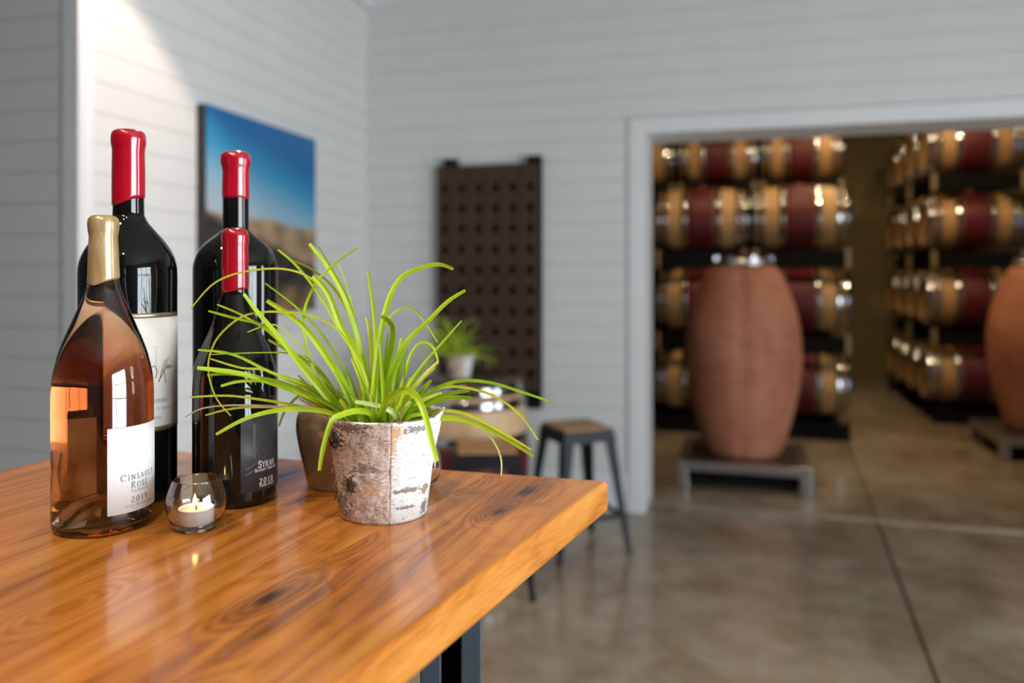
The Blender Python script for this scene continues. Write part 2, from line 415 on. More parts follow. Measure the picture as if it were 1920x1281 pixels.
def landscape():
    m, nt, b = newmat('landscape_print')
    tc = N(nt, 'ShaderNodeTexCoord'); sp = N(nt, 'ShaderNodeSeparateXYZ'); L(nt, tc.outputs['Object'], sp.inputs[0])
    u, v = sp.outputs[1], sp.outputs[2]      # u 0..1 left to right, v 0..1 up
    cu = N(nt, 'ShaderNodeCombineXYZ'); L(nt, u, cu.inputs[0])
    n1 = noise_tex(nt, cu.outputs[0], 3.0, 4, 0.5)
    big = noise_tex(nt, tc.outputs['Object'], 9.0, 5, 0.6)
    sk = math_n(nt, 'ADD', v, math_n(nt, 'MULTIPLY', u, 0.22))
    sky = ramp(nt, sk, [(0.50, (0.44, 0.47, 0.50)), (0.68, (0.24, 0.42, 0.54)), (0.84, (0.03, 0.27, 0.48)), (1.02, (0.002, 0.125, 0.34)), ]).outputs[0]
    # far ridge, golden hill, dark brush
    ridge = math_n(nt, 'ADD', math_n(nt, 'ADD', math_n(nt, 'MULTIPLY', n1, 0.10), 0.47), math_n(nt, 'MULTIPLY', u, -0.04))
    s1 = math_n(nt, 'MULTIPLY', math_n(nt, 'SUBTRACT', ridge, v), 40.0)
    s1 = N(nt, 'ShaderNodeClamp', inp={}).outputs[0] if False else math_n(nt, 'MINIMUM', math_n(nt, 'MAXIMUM', s1, 0.0), 1.0)
    tanc = ramp(nt, big, [(0.35, (0.20, 0.13, 0.075)), (0.6, (0.40, 0.28, 0.155)), (0.8, (0.50, 0.36, 0.20))]).outputs[0]
    col = mixc(nt, s1, sky, tanc)
    d1 = math_n(nt, 'SUBTRACT', math_n(nt, 'ADD', 0.50, math_n(nt, 'MULTIPLY', n1, 0.05)), math_n(nt, 'MULTIPLY', u, 0.26))
    s2 = math_n(nt, 'MINIMUM', math_n(nt, 'MAXIMUM', math_n(nt, 'MULTIPLY', math_n(nt, 'SUBTRACT', d1, v), 22.0), 0.0), 1.0)
    drk = ramp(nt, big, [(0.4, (0.012, 0.014, 0.016)), (0.65, (0.045, 0.04, 0.035)), (0.85, (0.12, 0.09, 0.05))]).outputs[0]
    col = mixc(nt, s2, col, drk)
    s3 = math_n(nt, 'MINIMUM', math_n(nt, 'MAXIMUM', math_n(nt, 'MULTIPLY', math_n(nt, 'SUBTRACT', 0.17, v), 14.0), 0.0), 1.0)
    brs = ramp(nt, big, [(0.35, (0.05, 0.045, 0.02)), (0.55, (0.24, 0.13, 0.06)), (0.75, (0.34, 0.22, 0.10))]).outputs[0]
    col = mixc(nt, math_n(nt, 'MULTIPLY', s3, 0.9), col, brs)
    L(nt, col, b.inputs['Base Color']); b.inputs['Roughness'].default_value = 0.4
    return m
M['landscape'] = landscape()
M['canvas_edge'] = plain('canvas_edge', (0.025, 0.022, 0.02), 0.6)

# ------------------------------------------------------------------ mesh helpers
def tag(o, label=None, cat=None, group=None, kind=None):
    if label: o['label'] = label
    if cat: o['category'] = cat
    if group: o['group'] = group
    if kind: o['kind'] = kind
    return o
def link(name, me, mt, parent=None, loc=None, rotz=None, smooth=False):
    if isinstance(me, bmesh.types.BMesh):
        bm = me; me = bpy.data.meshes.new(name); bm.to_mesh(me); bm.free()
    if smooth:
        me.polygons.foreach_set('use_smooth', [True] * len(me.polygons))
    if mt is not None and not me.materials: me.materials.append(mt)
    o = bpy.data.objects.new(name, me); C.objects.link(o)
    if parent: o.parent = parent
    if loc is not None: o.location = loc
    if rotz is not None: o.rotation_euler = (0, 0, rotz)
    return o
def empty(name, loc=(0, 0, 0), rotz=0.0, parent=None):
    o = bpy.data.objects.new(name, None); C.objects.link(o)
    o.empty_display_size = 0.1
    o.location = loc; o.rotation_euler = (0, 0, rotz)
    if parent: o.parent = parent
    return o
def bx(bm, x0, x1, y0, y1, z0, z1, bev=0.0):
    vs = [bm.verts.new((x, y, z)) for x in (x0, x1) for y in (y0, y1) for z in (z0, z1)]
    f = [(0, 1, 3, 2), (4, 6, 7, 5), (0, 4, 5, 1), (2, 3, 7, 6), (0, 2, 6, 4), (1, 5, 7, 3)]
    fs = [bm.faces.new([vs[i] for i in q]) for q in f]
    if bev:
        es = {e for q in fs for e in q.edges}
        bmesh.ops.bevel(bm, geom=list(es), offset=bev, segments=2, affect='EDGES', profile=0.5)
    return vs
def box(name, x0, x1, y0, y1, z0, z1, mt, parent=None, bev=0.0):
    bm = bmesh.new(); bx(bm, x0, x1, y0, y1, z0, z1, bev)
    bmesh.ops.recalc_face_normals(bm, faces=bm.faces)
    return link(name, bm, mt, parent)
def prism(name, pts, z0, z1, mt, parent=None, bev=0.0):
    bm = bmesh.new()
    lo = [bm.verts.new((p[0], p[1], z0)) for p in pts]; hi = [bm.verts.new((p[0], p[1], z1)) for p in pts]
    bm.faces.new(hi); bm.faces.new(lo[::-1])
    n = len(pts)
    for i in range(n):
        bm.faces.new((lo[i], lo[(i + 1) % n], hi[(i + 1) % n], hi[i]))
    bmesh.ops.recalc_face_normals(bm, faces=bm.faces)
    if bev:
        top = [e for e in bm.edges if all(abs(v.co.z - z1) < 1e-6 for v in e.verts)]
        bmesh.ops.bevel(bm, geom=top, offset=bev, segments=3, affect='EDGES', profile=0.5)
    return link(name, bm, mt, parent)
def lathe_bm(prof, n=64, closed=False, phi0=0.0, phi1=2 * PI, jit=None):
    bm = bmesh.new(); full = abs(phi1 - phi0 - 2 * PI) < 1e-6
    cnt = n if full else n + 1
    rings = []
    for (r, z) in prof:
        if r < 1e-6 and full:
            rings.append([bm.verts.new((0, 0, z))])
        else:
            ring = []
            for i in range(cnt):
                a = phi0 + (phi1 - phi0) * i / n
                rr, zz = (r, z) if jit is None else jit(a, r, z)
                ring.append(bm.verts.new((rr * math.sin(a), -rr * math.cos(a), zz)))
            rings.append(ring)
    pairs = list(zip(rings, rings[1:]))
    if closed: pairs.append((rings[-1], rings[0]))
    for A, B in pairs:
        for i in range(n):
            j = (i + 1) % cnt
            if len(A) == 1 and len(B) == 1: continue
            if len(A) == 1: bm.faces.new((A[0], B[j], B[i]))
            elif len(B) == 1: bm.faces.new((A[i], A[j], B[0]))
            else: bm.faces.new((A[i], A[j], B[j], B[i]))
    bmesh.ops.recalc_face_normals(bm, faces=bm.faces)
    return bm
def lathe(name, prof, mt, parent=None, n=64, smooth=True, **kw):
    return link(name, lathe_bm(prof, n, **kw), mt, parent, smooth=smooth)
def tube_bm(bm, pts, r, n=8, cap=True):
    pts = [Vector(p) for p in pts]; rings = []
    up = Vector((0, 0, 1))
    for i, p in enumerate(pts):
        t = (pts[min(i + 1, len(pts) - 1)] - pts[max(i - 1, 0)]).normalized()
        s = t.cross(up) if abs(t.z) < 0.98 else t.cross(Vector((1, 0, 0)))
        s.normalize(); q = s.cross(t)
        rr = r[i] if isinstance(r, (list, tuple)) else r
        rings.append([bm.verts.new(p + (s * math.cos(2 * PI * k / n) + q * math.sin(2 * PI * k / n)) * rr) for k in range(n)])
    for A, B in zip(rings, rings[1:]):
        for k in range(n): bm.faces.new((A[k], A[(k + 1) % n], B[(k + 1) % n], B[k]))
    if cap: bm.faces.new(rings[0][::-1]); bm.faces.new(rings[-1])
def smooth_pts(pts, k=5):
    """Catmull-Rom through the points"""
    out = []; n = len(pts)
    for i in range(n - 1):
        p0, p1, p2, p3 = pts[max(i - 1, 0)], pts[i], pts[i + 1], pts[min(i + 2, n - 1)]
        for s in range(k):
            t = s / k
            out.append(0.5 * ((2 * p1) + (p2 - p0) * t + (2 * p0 - 5 * p1 + 4 * p2 - p3) * t * t + (3 * p1 - p0 - 3 * p2 + p3) * t ** 3))
    out.append(pts[-1]); return out
def copy_tree(o, parent=None):
    c = o.copy(); C.objects.link(c); c.parent = parent
    for ch in list(o.children): copy_tree(ch, c)
    return c

# ================================================================== THE ROOM
YB = PZ(1200, 963, 0).y            # face of the back wall
XC = (P(688, 500, dY(688, YB))).x  # far left corner
ZC = 3.33
ZCROWN = 3.25
PITCH = 0.1285
DX0 = PY(1205, 600, YB).x          # left side of the doorway
DX1 = 2.3
DZ = H + 258 / F * dY(1205, YB)    # head of the doorway
CASW = 0.085
WT = 0.42                          # wall thickness
SKEW = 0.045

# floor slabs with sawn joints
floor = box('floor', -6, 6, -5, 12, -0.12, -0.03, M['joint']); tag(floor, 'polished brown-grey concrete floor with sawn joints', kind='structure')
ja, jb = PZ(1648, 988, 0), PZ(1758, 1281, 0)
jd = (jb - ja)
def jx(y): return ja.x + jd.x * (y - ja.y) / jd.y
G = 0.007
YJ2 = PZ(1262, 836, 0).y
for (ya, yb) in ((-5, YJ2 - G), (YJ2 + G, 12)):
    prism('floor_slab', [(-6, ya), (jx(ya) - G, ya), (jx(yb) - G, yb), (-6, yb)], -0.04, 0, M['floor'], floor)
    prism('floor_slab', [(jx(ya) + G, ya), (6, ya), (6, yb), (jx(yb) + G, yb)], -0.04, 0, M['floor'], floor)

ceil = box('ceiling', -6, XR + 0.2, -4.2, YB + WT, ZC, ZC + 0.1, M['ceil']); tag(ceil, 'plain pale ceiling above the tasting room', kind='structure')

# back wall with painted boards, split round the doorway
BT = 0.016
wb = empty('wall_back'); tag(wb, 'pale grey horizontal board wall with wide doorway to barrels', kind='structure')
bm = bmesh.new()
bx(bm, XC - 0.3, DX0, YB + BT, YB + WT, 0, ZC); bx(bm, DX0, DX1, YB + BT, YB + WT, DZ, ZC); bx(bm, DX1, XR + 0.2, YB + BT, YB + WT, 0, ZC)
link('wall_core', bm, M['wall_back'], wb)
BH = 0.25                          # baseboard height
cas_l = DX0 - CASW
cas_t = DZ + CASW
def board_run(parent, make, z0, z1, pitch, gap=0.0024):
    z = z0
    while z < z1 - 0.01:
        make(z + gap / 2, min(z + pitch - gap / 2, z1)); z += pitch
def bb(x0, x1):
    return lambda a, b: box('wall_board', x0, x1, YB, YB + BT, a, b, M['wall'], wb)
top_z = BH
while top_z + PITCH <= cas_t + 1e-6: top_z += PITCH
board_run(wb, bb(XC, cas_l - 0.004), BH, top_z, PITCH)
board_run(wb, bb(DX1 + CASW + 0.004, XR), BH, top_z, PITCH)
def mk_mid(a, b):
    if b <= cas_t: return
    if a < cas_t + 0.004 < b:
        box('wall_board', XC, cas_l - 0.004, YB, YB + BT, a, b, M['wall'], wb)
        box('wall_board', cas_l - 0.004, DX1 + CASW, YB, YB + BT, cas_t + 0.004, b, M['wall'], wb)
        box('wall_board', DX1 + CASW, XR, YB, YB + BT, a, b, M['wall'], wb)
    else:
        box('wall_board', XC, XR, YB, YB + BT, a, b, M['wall'], wb)
board_run(wb, mk_mid, top_z, ZC - 0.04, PITCH)
base = box('baseboard_back', XC, cas_l, YB - 0.006, YB + BT, 0, BH - 0.002, M['trim']); tag(base, 'tall white baseboard under the board wall', kind='structure')
crown = box('trim_1', XC, XR, YB - 0.05, YB, ZCROWN, ZC, M['trim']); tag(crown, 'narrow crown strip where back wall meets ceiling', kind='structure')
# doorway casing and jambs
dr = empty('door_1'); tag(dr, 'wide white cased doorway opening onto barrel room', kind='structure')
box('casing_side', cas_l, DX0, YB - 0.014, YB + BT, 0, cas_t, M['trim'], dr, 0.003)
box('casing_side', DX1, DX1 + CASW, YB - 0.014, YB + BT, 0, cas_t, M['trim'], dr, 0.003)
box('casing_head', DX0, DX1, YB - 0.014, YB + BT, DZ, cas_t, M['trim'], dr, 0.003)
box('jamb', DX0 - 0.001, DX0 + 0.014, YB - 0.010, YB + WT, 0, DZ, M['trim'], dr)
box('jamb', DX1 - 0.014, DX1 + 0.001, YB - 0.010, YB + WT, 0, DZ, M['trim'], dr)
box('head_jamb', DX0 + 0.014, DX1 - 0.014, YB - 0.010, YB + WT, DZ - 0.014, DZ + 0.001, M['trim'], dr)
yt = PZ(1218, 944, 0).y
tr = box('trim_2', DX0 + 0.016, DX1 - 0.016, yt - 0.022, yt + 0.022, 0.0, 0.012, M['track'], None, 0.003); tag(tr, 'bronze metal door track along the doorway floor', kind='structure')

# left wall (picture wall), slightly out of square; x(y)
def xl(y): return XC + SKEW * (YB - y)
c0 = (150 - 960) / F
rx, ry = c0 * CS - SN, c0 * SN + CS
YN = (XC + SKEW * YB) / (rx / ry + SKEW)     # where the near outside corner falls
XN = xl(YN)
lang = math.atan(SKEW)                       # wall direction
LW = math.hypot(YB - YN, XC - XN)
wl = empty('wall_left', (XC, YB, 0), lang); tag(wl, 'pale board wall carrying the landscape picture', kind='structure')
# local frame: -y runs towards the camera, +x into the room
box('wall_core', -0.2, -BT, -LW + 0.02, 0.1, 0, ZC, M['wall_back'], wl)
LP = 0.1150
board_run(wl, lambda a, b: box('wall_board', -BT, 0, -LW + 0.001, -0.001, a, b, M['wall'], wl), BH, ZC - 0.04, LP)
bl = box('baseboard_left', -BT, 0.006, -LW, -0.003, 0, BH - 0.002, M['trim']); bl.location = (XC, YB, 0); bl.rotation_euler = (0, 0, lang); tag(bl, 'tall white baseboard under the picture wall', kind='structure')
cl = box('trim_3', 0, 0.05, -LW, -0.05, ZCROWN, ZC, M['trim']); cl.location = (XC, YB, 0); cl.rotation_euler = (0, 0, lang); tag(cl, 'narrow crown strip above the picture wall', kind='structure')
# return wall on the far left, facing the camera
wn = empty('wall_near_left'); tag(wn, 'shaded board wall at the left edge', kind='structure')
tw = PY(118, 300, YN).x
box('wall_core', -6, XN - 0.03, YN + BT, YN + 0.2, 0, ZC, M['wall_back'], wn)
board_run(wn, lambda a, b: box('wall_board', -6, tw - 0.004, YN, YN + BT, a, b, M['wall'], wn), BH, ZC, LP)
bl2 = box('baseboard_near_left', -6, tw - 0.004, YN - 0.004, YN + BT, 0, BH - 0.002, M['trim']); tag(bl2, 'white baseboard under the shaded wall', kind='structure')
ct = box('trim_4', tw, XN - 0.001, YN - 0.006, YN + BT + 0.05, 0, ZC, M['trim'], None, 0.002); tag(ct, 'vertical white corner board between the two left walls', kind='structure')

# walls out of view
wr = empty('wall_right'); tag(wr, 'board wall with the daylight windows', kind='structure')
for (a, b2, z0, z1) in ((-4.2, -1.7, 0, ZC), (-1.7, 1.2, 0, 0.08), (-1.7, 1.2, 2.6, ZC), (1.2, 2.5, 0, ZC), (2.5, 3.3, 0, 0.08), (2.5, 3.3, 2.6, ZC), (3.3, YB + 0.1, 0, ZC)):
    box('wall_panel', XR, XR + 0.2, a, b2, z0, z1, M['wall'], wr)
for i, (a, b2, nx) in enumerate(((-1.7, 1.2, 3), (2.5, 3.3, 1))):
    wd = empty('window_%d' % (i + 1)); tag(wd, 'tall black framed glazed door', kind='structure')
    box('window_frame', XR + 0.06, XR + 0.14, a, a + 0.07, 0.08, 2.6, M['black'], wd)
    box('window_frame', XR + 0.06, XR + 0.14, b2 - 0.07, b2, 0.08, 2.6, M['black'], wd)
    box('window_frame', XR + 0.06, XR + 0.14, a, b2, 2.53, 2.6, M['black'], wd)
    box('window_frame', XR + 0.06, XR + 0.14, a, b2, 0.08, 0.16, M['black'], wd)
    for k in range(1, nx):
        y = a + (b2 - a) * k / nx
        box('mullion', XR + 0.07, XR + 0.13, y - 0.03, y + 0.03, 0.16, 2.53, M['black'], wd)
    for z in (0.85, 1.7):
        box('glazing_bar', XR + 0.08, XR + 0.12, a + 0.07, b2 - 0.07, z - 0.02, z + 0.02, M['black'], wd)
wf = box('wall_front', -6, XR + 0.2, -4.3, -4.2, 0, ZC, M['dark_wall']); tag(wf, 'plain wall behind the camera', kind='structure')
wfl = box('wall_far_left', -6.1, -6, -4.2, YN, 0, ZC, M['dark_wall']); tag(wfl, 'plain wall far to the left', kind='structure')

# barrel room
YC = P(1620, 728, (H) * F / (728 - HY)).y + 0.45
cz = 4.6
cb = box('wall_cellar_back', -4, 6, YC, YC + 0.1, 0, cz, M['cellar']); tag(cb, 'olive brown wall at the end of barrel room', kind='structure')
cl_ = box('wall_cellar_left', -3.1, -3.0, YB + WT, YC, 0, cz, M['cellar']); tag(cl_, 'olive brown wall left of the barrels', kind='structure')
cr_ = box('wall_cellar_right', 5.6, 5.7, YB + WT, YC, 0, cz, M['cellar']); tag(cr_, 'olive brown wall right of the barrels', kind='structure')
cc_ = box('ceiling_cellar', -3.1, 5.7, YB + WT - 0.1, YC, cz, cz + 0.1, M['cellar']); tag(cc_, 'dark ceiling of the barrel room', kind='structure')
cf_ = box('wall_cellar_front', -3.1, 5.7, YB + WT - 0.1, YB + WT, ZC + 0.1, cz, M['cellar']); tag(cf_, 'wall above the doorway inside barrel room', kind='structure')

# ceiling lamps: a housing with a glowing face; each carries its own spot light
def ceiling_spot(loc, target, power, ang, label, blend=0.35, color=WARM):
    t = empty('ceiling_spotlight', loc)
    dirv = (Vector(target) - Vector(loc)).normalized()
    q = dirv.to_track_quat('-Z', 'Y').to_euler()
    h = lathe('lamp_housing', [(0, 0.14), (0.045, 0.14), (0.05, 0.12), (0.055, 0.0), (0.05, 0.0), (0.046, 0.03), (0, 0.03)], M['black'], t, 20)
    h.rotation_euler = q
    f = lathe('lamp_face', [(0, 0.028), (0.045, 0.028)], M['bulb'], t, 20); f.rotation_euler = q
    bm = bmesh.new(); bx(bm, -0.012, 0.012, -0.012, 0.012, 0.1, 0.22)
    link('lamp_stem', bm, M['black'], t)
    tag(t, label, 'lamp')
    spot('spot_beam', Vector(loc) + dirv * 0.02, target, power, color, ang, blend)
    return t
wx = xl(2.6)
ceiling_spot((-1.51, 2.45, ZC - 0.13), (-2.268, 1.5, -2), 62, 101, 'black track spotlight washing the picture wall', 0.2, (1.0, 0.76, 0.62))

for (x, y, nm) in ((-0.05, -0.55, 'nearest the window wall'), (-0.75, -0.25, 'in the middle'), (-1.25, 0.35, 'nearest the left wall')):
    ceiling_spot((x, y, ZC - 0.22), (-0.45, 0.62, TZ), 33, 52, 'black track spotlight over the tasting table, %s' % nm, 0.7, (1.0, 0.84, 0.66))

# ================================================================== BARREL ROOM CONTENTS
RB, LB = 0.292, 0.85
def rb(z): return RB - 0.040 * (2 * z / LB) ** 2
def bprof(z0, z1, off, n):
    return [(rb(z0 + (z1 - z0) * i / n) + off, z0 + (z1 - z0) * i / n) for i in range(n + 1)]
def band_mesh(name, z0, z1, off, n, th=0.012, seg=40):
    pr = bprof(z0, z1, off, n)
    pr = [(pr[0][0] - th, z0)] + pr + [(pr[-1][0] - th, z1)]
    me = bpy.data.meshes.new(name); b = lathe_bm(pr, seg); b.to_mesh(me); b.free()
    me.polygons.foreach_set('use_smooth', [True] * len(me.polygons)); return me
def barrel_parts(woodm, headm):
    e = LB / 2
    staves = band_mesh('staves', -e, e, 0, 14, 0.03)
    staves.materials.append(woodm)
    parts = [('staves', staves)]
    rd = band_mesh('red_band', -0.125, 0.125, 0.0015, 6); rd.materials.append(M['wine_red']); parts.append(('red_band', rd))
    for (a, b2) in ((0.132, 0.178), (0.305, 0.352), (0.368, 0.425)):
        for s in (-1, 1):
            hm = band_mesh('hoop', min(s * a, s * b2), max(s * a, s * b2), 0.003, 3); hm.materials.append(M['hoop']); parts.append(('hoop', hm))
    for s in (-1, 1):
        me = bpy.data.meshes.new('barrel_head'); b = lathe_bm([(0, s * (e - 0.035)), (rb(e) - 0.02, s * (e - 0.035))], 36); b.to_mesh(me); b.free()
        me.materials.append(headm); parts.append(('barrel_head', me))
    bm = bmesh.new(); tube_bm(bm, [(0, -RB + 0.005, 0), (0, -RB - 0.018, 0)], [0.03, 0.026], 12)
    me = bpy.data.meshes.new('bung'); bm.to_mesh(me); bm.free(); me.materials.append(M['bung']); parts.append(('bung', me))
    return parts
BP = barrel_parts(M['oak'], M['oak_head'])
def barrel(loc, rot, label, group=None, parts=BP, scale=1.0):
    t = empty('wine_barrel', loc); t.rotation_euler = rot; t.scale = (scale,) * 3
    for nm, me in parts:
        o = bpy.data.objects.new(nm, me); C.objects.link(o); o.parent = t
    tag(t, label, 'barrel', group); return t
ROT_SIDE = (0, PI / 2, 0)
# local: axis z -> world x ; local -y stays -y. bung must point up: spin about own axis
def side_rot():
    return (Matrix.Rotation(PI / 2, 4, 'Y') @ Matrix.Rotation(-PI / 2, 4, 'Z')).to_euler()
SR = side_rot()
TP = 0.757
ZB0 = 0.462
def rack_meshes(post_mat):
    out = []
    bm = bmesh.new()
    # two rails along the depth and cross bars (local: x along the barrel, y depth)
    for x in (-0.27, 0.27):
        bx(bm, x - 0.03, x + 0.03, 0.0, 1.15, 0.0, 0.09)
        bx(bm, x - 0.022, x + 0.022, 0.02, 1.13, 0.09, 0.150)
    for y in (0.0, 0.56, 1.1): bx(bm, -0.38, 0.38, y, y + 0.04, 0.03, 0.075)
    me = bpy.data.meshes.new('rack_frame'); bm.to_mesh(me); bm.free(); me.materials.append(M['rack_black']); out.append(('rack_frame', me, (0, 0, 0)))
    bm = bmesh.new(); bx(bm, -0.36, 0.36, -0.010, 0.004, 0.0, 0.150)
    me = bpy.data.meshes.new('rack_panel'); bm.to_mesh(me); bm.free(); me.materials.append(M['rack_black']); out.append(('rack_panel', me, (0, 0, 0)))
    bm = bmesh.new(); bx(bm, -0.018, 0.018, -0.018, 0.018, 0.0, 0.165)
    me = bpy.data.meshes.new('rack_post'); bm.to_mesh(me); bm.free(); me.materials.append(post_mat)
    for x in (-0.385, 0.385):
        for y in (0.01, 1.13): out.append(('rack_post', me, (x, y, 0)))
    return out
RK = rack_meshes(M['rack_tan'])
RKB = rack_meshes(M['rack_black'])
def rack(x, y, z, label, group):
    t = empty('barrel_rack', (x, y, z))
    for nm, me, l in (RKB if z < 0.1 else RK):
        o = bpy.data.objects.new(nm, me); C.objects.link(o); o.parent = t; o.location = l
    tag(t, label, 'barrel rack', group)
TIER = ('bottom tier', 'second tier up', 'third tier up', 'top tier')
LF = H * F / (816 - HY)
lcol = [PD(1320, LF + 0.25, 0), PD(1496, LF + 0.25, 0)]
yl = (lcol[0].y + lcol[1].y) / 2
COL = ('left column', 'right column')
for ci in (0, 1):
    xx = lcol[1].x - 0.868 * (1 - ci)
    for k in range(3):
        for dn in range(2):
            barrel((xx + random.uniform(-.006, .006), yl + dn * 0.60, ZB0 + k * TP), SR, 'red-banded oak barrel behind centre jar, %s, %s, %s row' % (COL[ci], TIER[k], ('front', 'second')[dn]), 'barrels stacked behind the clay jar')
        rack(xx, yl - 0.31, k * TP, 'black steel barrel rack behind centre jar, %s, %s' % (COL[ci], TIER[k]), 'racks behind the clay jar')
# taller stack standing behind it: its top tier shows under the door head
DD = LF + 0.25 + 1.45
dcx = PD(1497, DD, 0).x; dcy = yl + 1.42
for ci, cn in ((0, 'far left column'), (1, 'middle column'), (2, 'right column')):
    xx = dcx - 0.868 * (2 - ci)
    for k in range(4):
        barrel((xx + random.uniform(-.006, .006), dcy, ZB0 + k * TP), SR, 'oak barrel in rearmost left stack under door head, %s, %s' % (cn, TIER[k]), 'barrels in the rearmost left stack')
        rack(xx, dcy - 0.31, k * TP, 'black rack in rearmost left stack, %s, %s' % (cn, TIER[k]), 'racks in the rearmost left stack')
RF = H * F / (797 - HY)
rc = PD(1818, RF + 0.28, 0)
ORD = ('first from the front', 'second from the front', 'third from the front', 'fourth from the front', 'fifth from the front')
for k in range(4):
    for dn in range(4):
        barrel((rc.x + random.uniform(-.006, .006), rc.y + dn * 0.60, ZB0 + k * TP), SR, 'red-banded oak barrel in right-hand stack, %s, %s' % (TIER[k], ORD[dn]), 'barrels in the long right-hand stack')
    for rn in range(2):
        rack(rc.x, rc.y - 0.31 + rn * 1.2, k * TP, 'black steel rack in right-hand stack, %s, %s' % (TIER[k], ('near half', 'far half')[rn]), 'racks in the right-hand stack')

# cellar lights
for i, (x, y, tx, ty, pw, nm) in enumerate(((-0.1, YB + WT + 0.55, 0.2, yl, 95, 'left of the three'), (1.25, YB + WT + 0.55, 1.0, yl, 75, 'middle of the three'), (2.35, YB + WT + 0.9, rc.x, rc.y, 80, 'right of the three'))):
    ceiling_spot((x, y, cz - 0.22), (tx, ty, 1.6), pw, 95, 'black cellar ceiling spotlight facing the barrels, %s' % nm, 0.6, (1.0, 0.74, 0.42))
for i, y in enumerate((7.9, 9.4)):
    ceiling_spot((rc.x - 1.1, y, cz - 0.22), (rc.x - 0.5, y, 1.0), 70, 100, 'black cellar spotlight over the aisle, %s' % ('nearer one', 'farther one')[i], 0.6, (1.0, 0.74, 0.42))

# clay jars on steel stands
AD = 5.78
def jar_px():
    rows = [(871, 69), (855, 77), (817, 88), (780, 98), (742, 105), (705, 108.6), (667, 108.6), (630, 104), (592, 94), (555, 80), (536, 70), (523, 58)]
    k = AD / F
    return [(hw * k * 0.961, (871 - y) * k) for y, hw in rows]
jp = jar_px()
def jar_mesh():
    pr = [Vector((r, 0, z)) for r, z in jp]
    pr = smooth_pts(pr, 4)
    prof = [(0, 0.0)] + [(v.x, v.z) for v in pr] + [(0.15, pr[-1].z + 0.012), (0, pr[-1].z + 0.014)]
    def jit(a, r, z):
        s = math.sin(a) if False else a
        d = abs((a + PI) % (2 * PI) - PI)          # groove on the camera side
        d = abs(d - 0.03 * math.sin(z * 5)); g = 0.016 * math.exp(-(d / 0.13) ** 2) * min(1, r / 0.2)
        bulge = 0.006 * noise.noise(Vector((math.cos(a) * 2, math.sin(a) * 2, z * 3)))
        return (r - g + bulge, z)
    return lathe_bm(prof, 96, jit=jit)
SW, SH = 0.40, 0.185
def jar(base, rotz, lab_jar, lab_stand):
    st = empty('jar_stand', (base.x, base.y, 0), rotz * 0)
    for sx in (-1, 1):
        for sy in (-1, 1):
            box('leg', sx * SW - 0.035, sx * SW + 0.035, sy * SW - 0.035, sy * SW + 0.035, 0, SH - 0.06, M['steel'], st, 0.004)
    for sy in (-1, 1): box('rail', -SW - 0.035, SW + 0.035, sy * SW - 0.035, sy * SW + 0.035, SH - 0.06, SH, M['steel'], st, 0.004)
    for sx in (-1, 1): box('rail', sx * SW - 0.035, sx * SW + 0.035, -SW + 0.035, SW - 0.035, SH - 0.06, SH, M['steel'], st, 0.004)
    box('deck', -SW + 0.035, SW - 0.035, -SW + 0.035, SW - 0.035, SH - 0.03, SH - 0.002, M['head_dark'], st)
    box('lower_shelf', -SW + 0.04, SW - 0.04, -SW + 0.05, SW - 0.05, 0.03, 0.08, M['rack_black'], st)
    tag(st, lab_stand, 'stand', 'steel stands under the clay jars')
    t = empty('clay_wine_jar', (base.x, base.y, SH), rotz)
    link('jar_body', jar_mesh(), M['terra'], t, smooth=True)
    zt = jp[-1][1] + 0.004
    lid = lathe('lid', [(0.22, zt + 0.0), (0.226, zt + 0.012), (0.22, zt + 0.03), (0.10, zt + 0.05), (0, zt + 0.052)], M['steel'], t, 48)
    for a in (-70, -25, 20, 60, 110, 160, 205):
        aa = math.radians(a)
        bm = bmesh.new(); bx(bm, -0.018, 0.018, -0.012, 0.03, -0.01, 0.05, 0.005)
        o = link('clamp', bm, M['steel'], lid); o.location = (0.205 * math.sin(aa), -0.205 * math.cos(aa), zt + 0.015); o.rotation_euler = (0, 0, aa)
    lathe('bung', [(0, zt + 0.10), (0.03, zt + 0.10), (0.034, zt + 0.05)], M['wine_red'], lid, 20)
    tag(t, lab_jar, 'jar', 'terracotta wine jars')
b1 = PD(1393, AD, 0)
jar(b1, face_cam(b1), 'large egg-shaped terracotta wine jar in the doorway centre', 'steel stand under the centre terracotta jar')
b2 = PD(1957, 6.53, 0)
jar(b2, face_cam(b2), 'terracotta wine jar cut off by the right photo edge', 'steel stand under the jar at right edge')

# ================================================================== ON AND BY THE BACK WALL
# landscape canvas
pa = None
def on_left(px, py):
    c = (px - 960) / F; ax, ay = c * CS - SN, c * SN + CS
    y = (XC + SKEW * YB) / (ax / ay + SKEW)
    d = y / ay
    return (YB - y) / math.cos(lang), H - (py - HY) / F * d     # distance from far corner, height
s0, z0a = on_left(368, 193); s1, z1a = on_left(576, 265)
_, zb1 = on_left(576, 580)
ztop = (z0a + z1a) / 2
TH = 0.05
cv = empty('landscape_canvas', (XC, YB, 0), lang)
wide, high = s0 - s1, ztop - zb1
pic = box('print', 0, 0.002, 0, 1, 0, 1, M['landscape'], cv)
pic.scale = (1, wide, high); pic.location = (TH, -s0, zb1)
box('canvas_frame', 0.001, TH, -s0, -s1, zb1, ztop, M['canvas_edge'], cv)
tag(cv, 'unframed landscape photo print of blue sky and dry hills', 'picture')

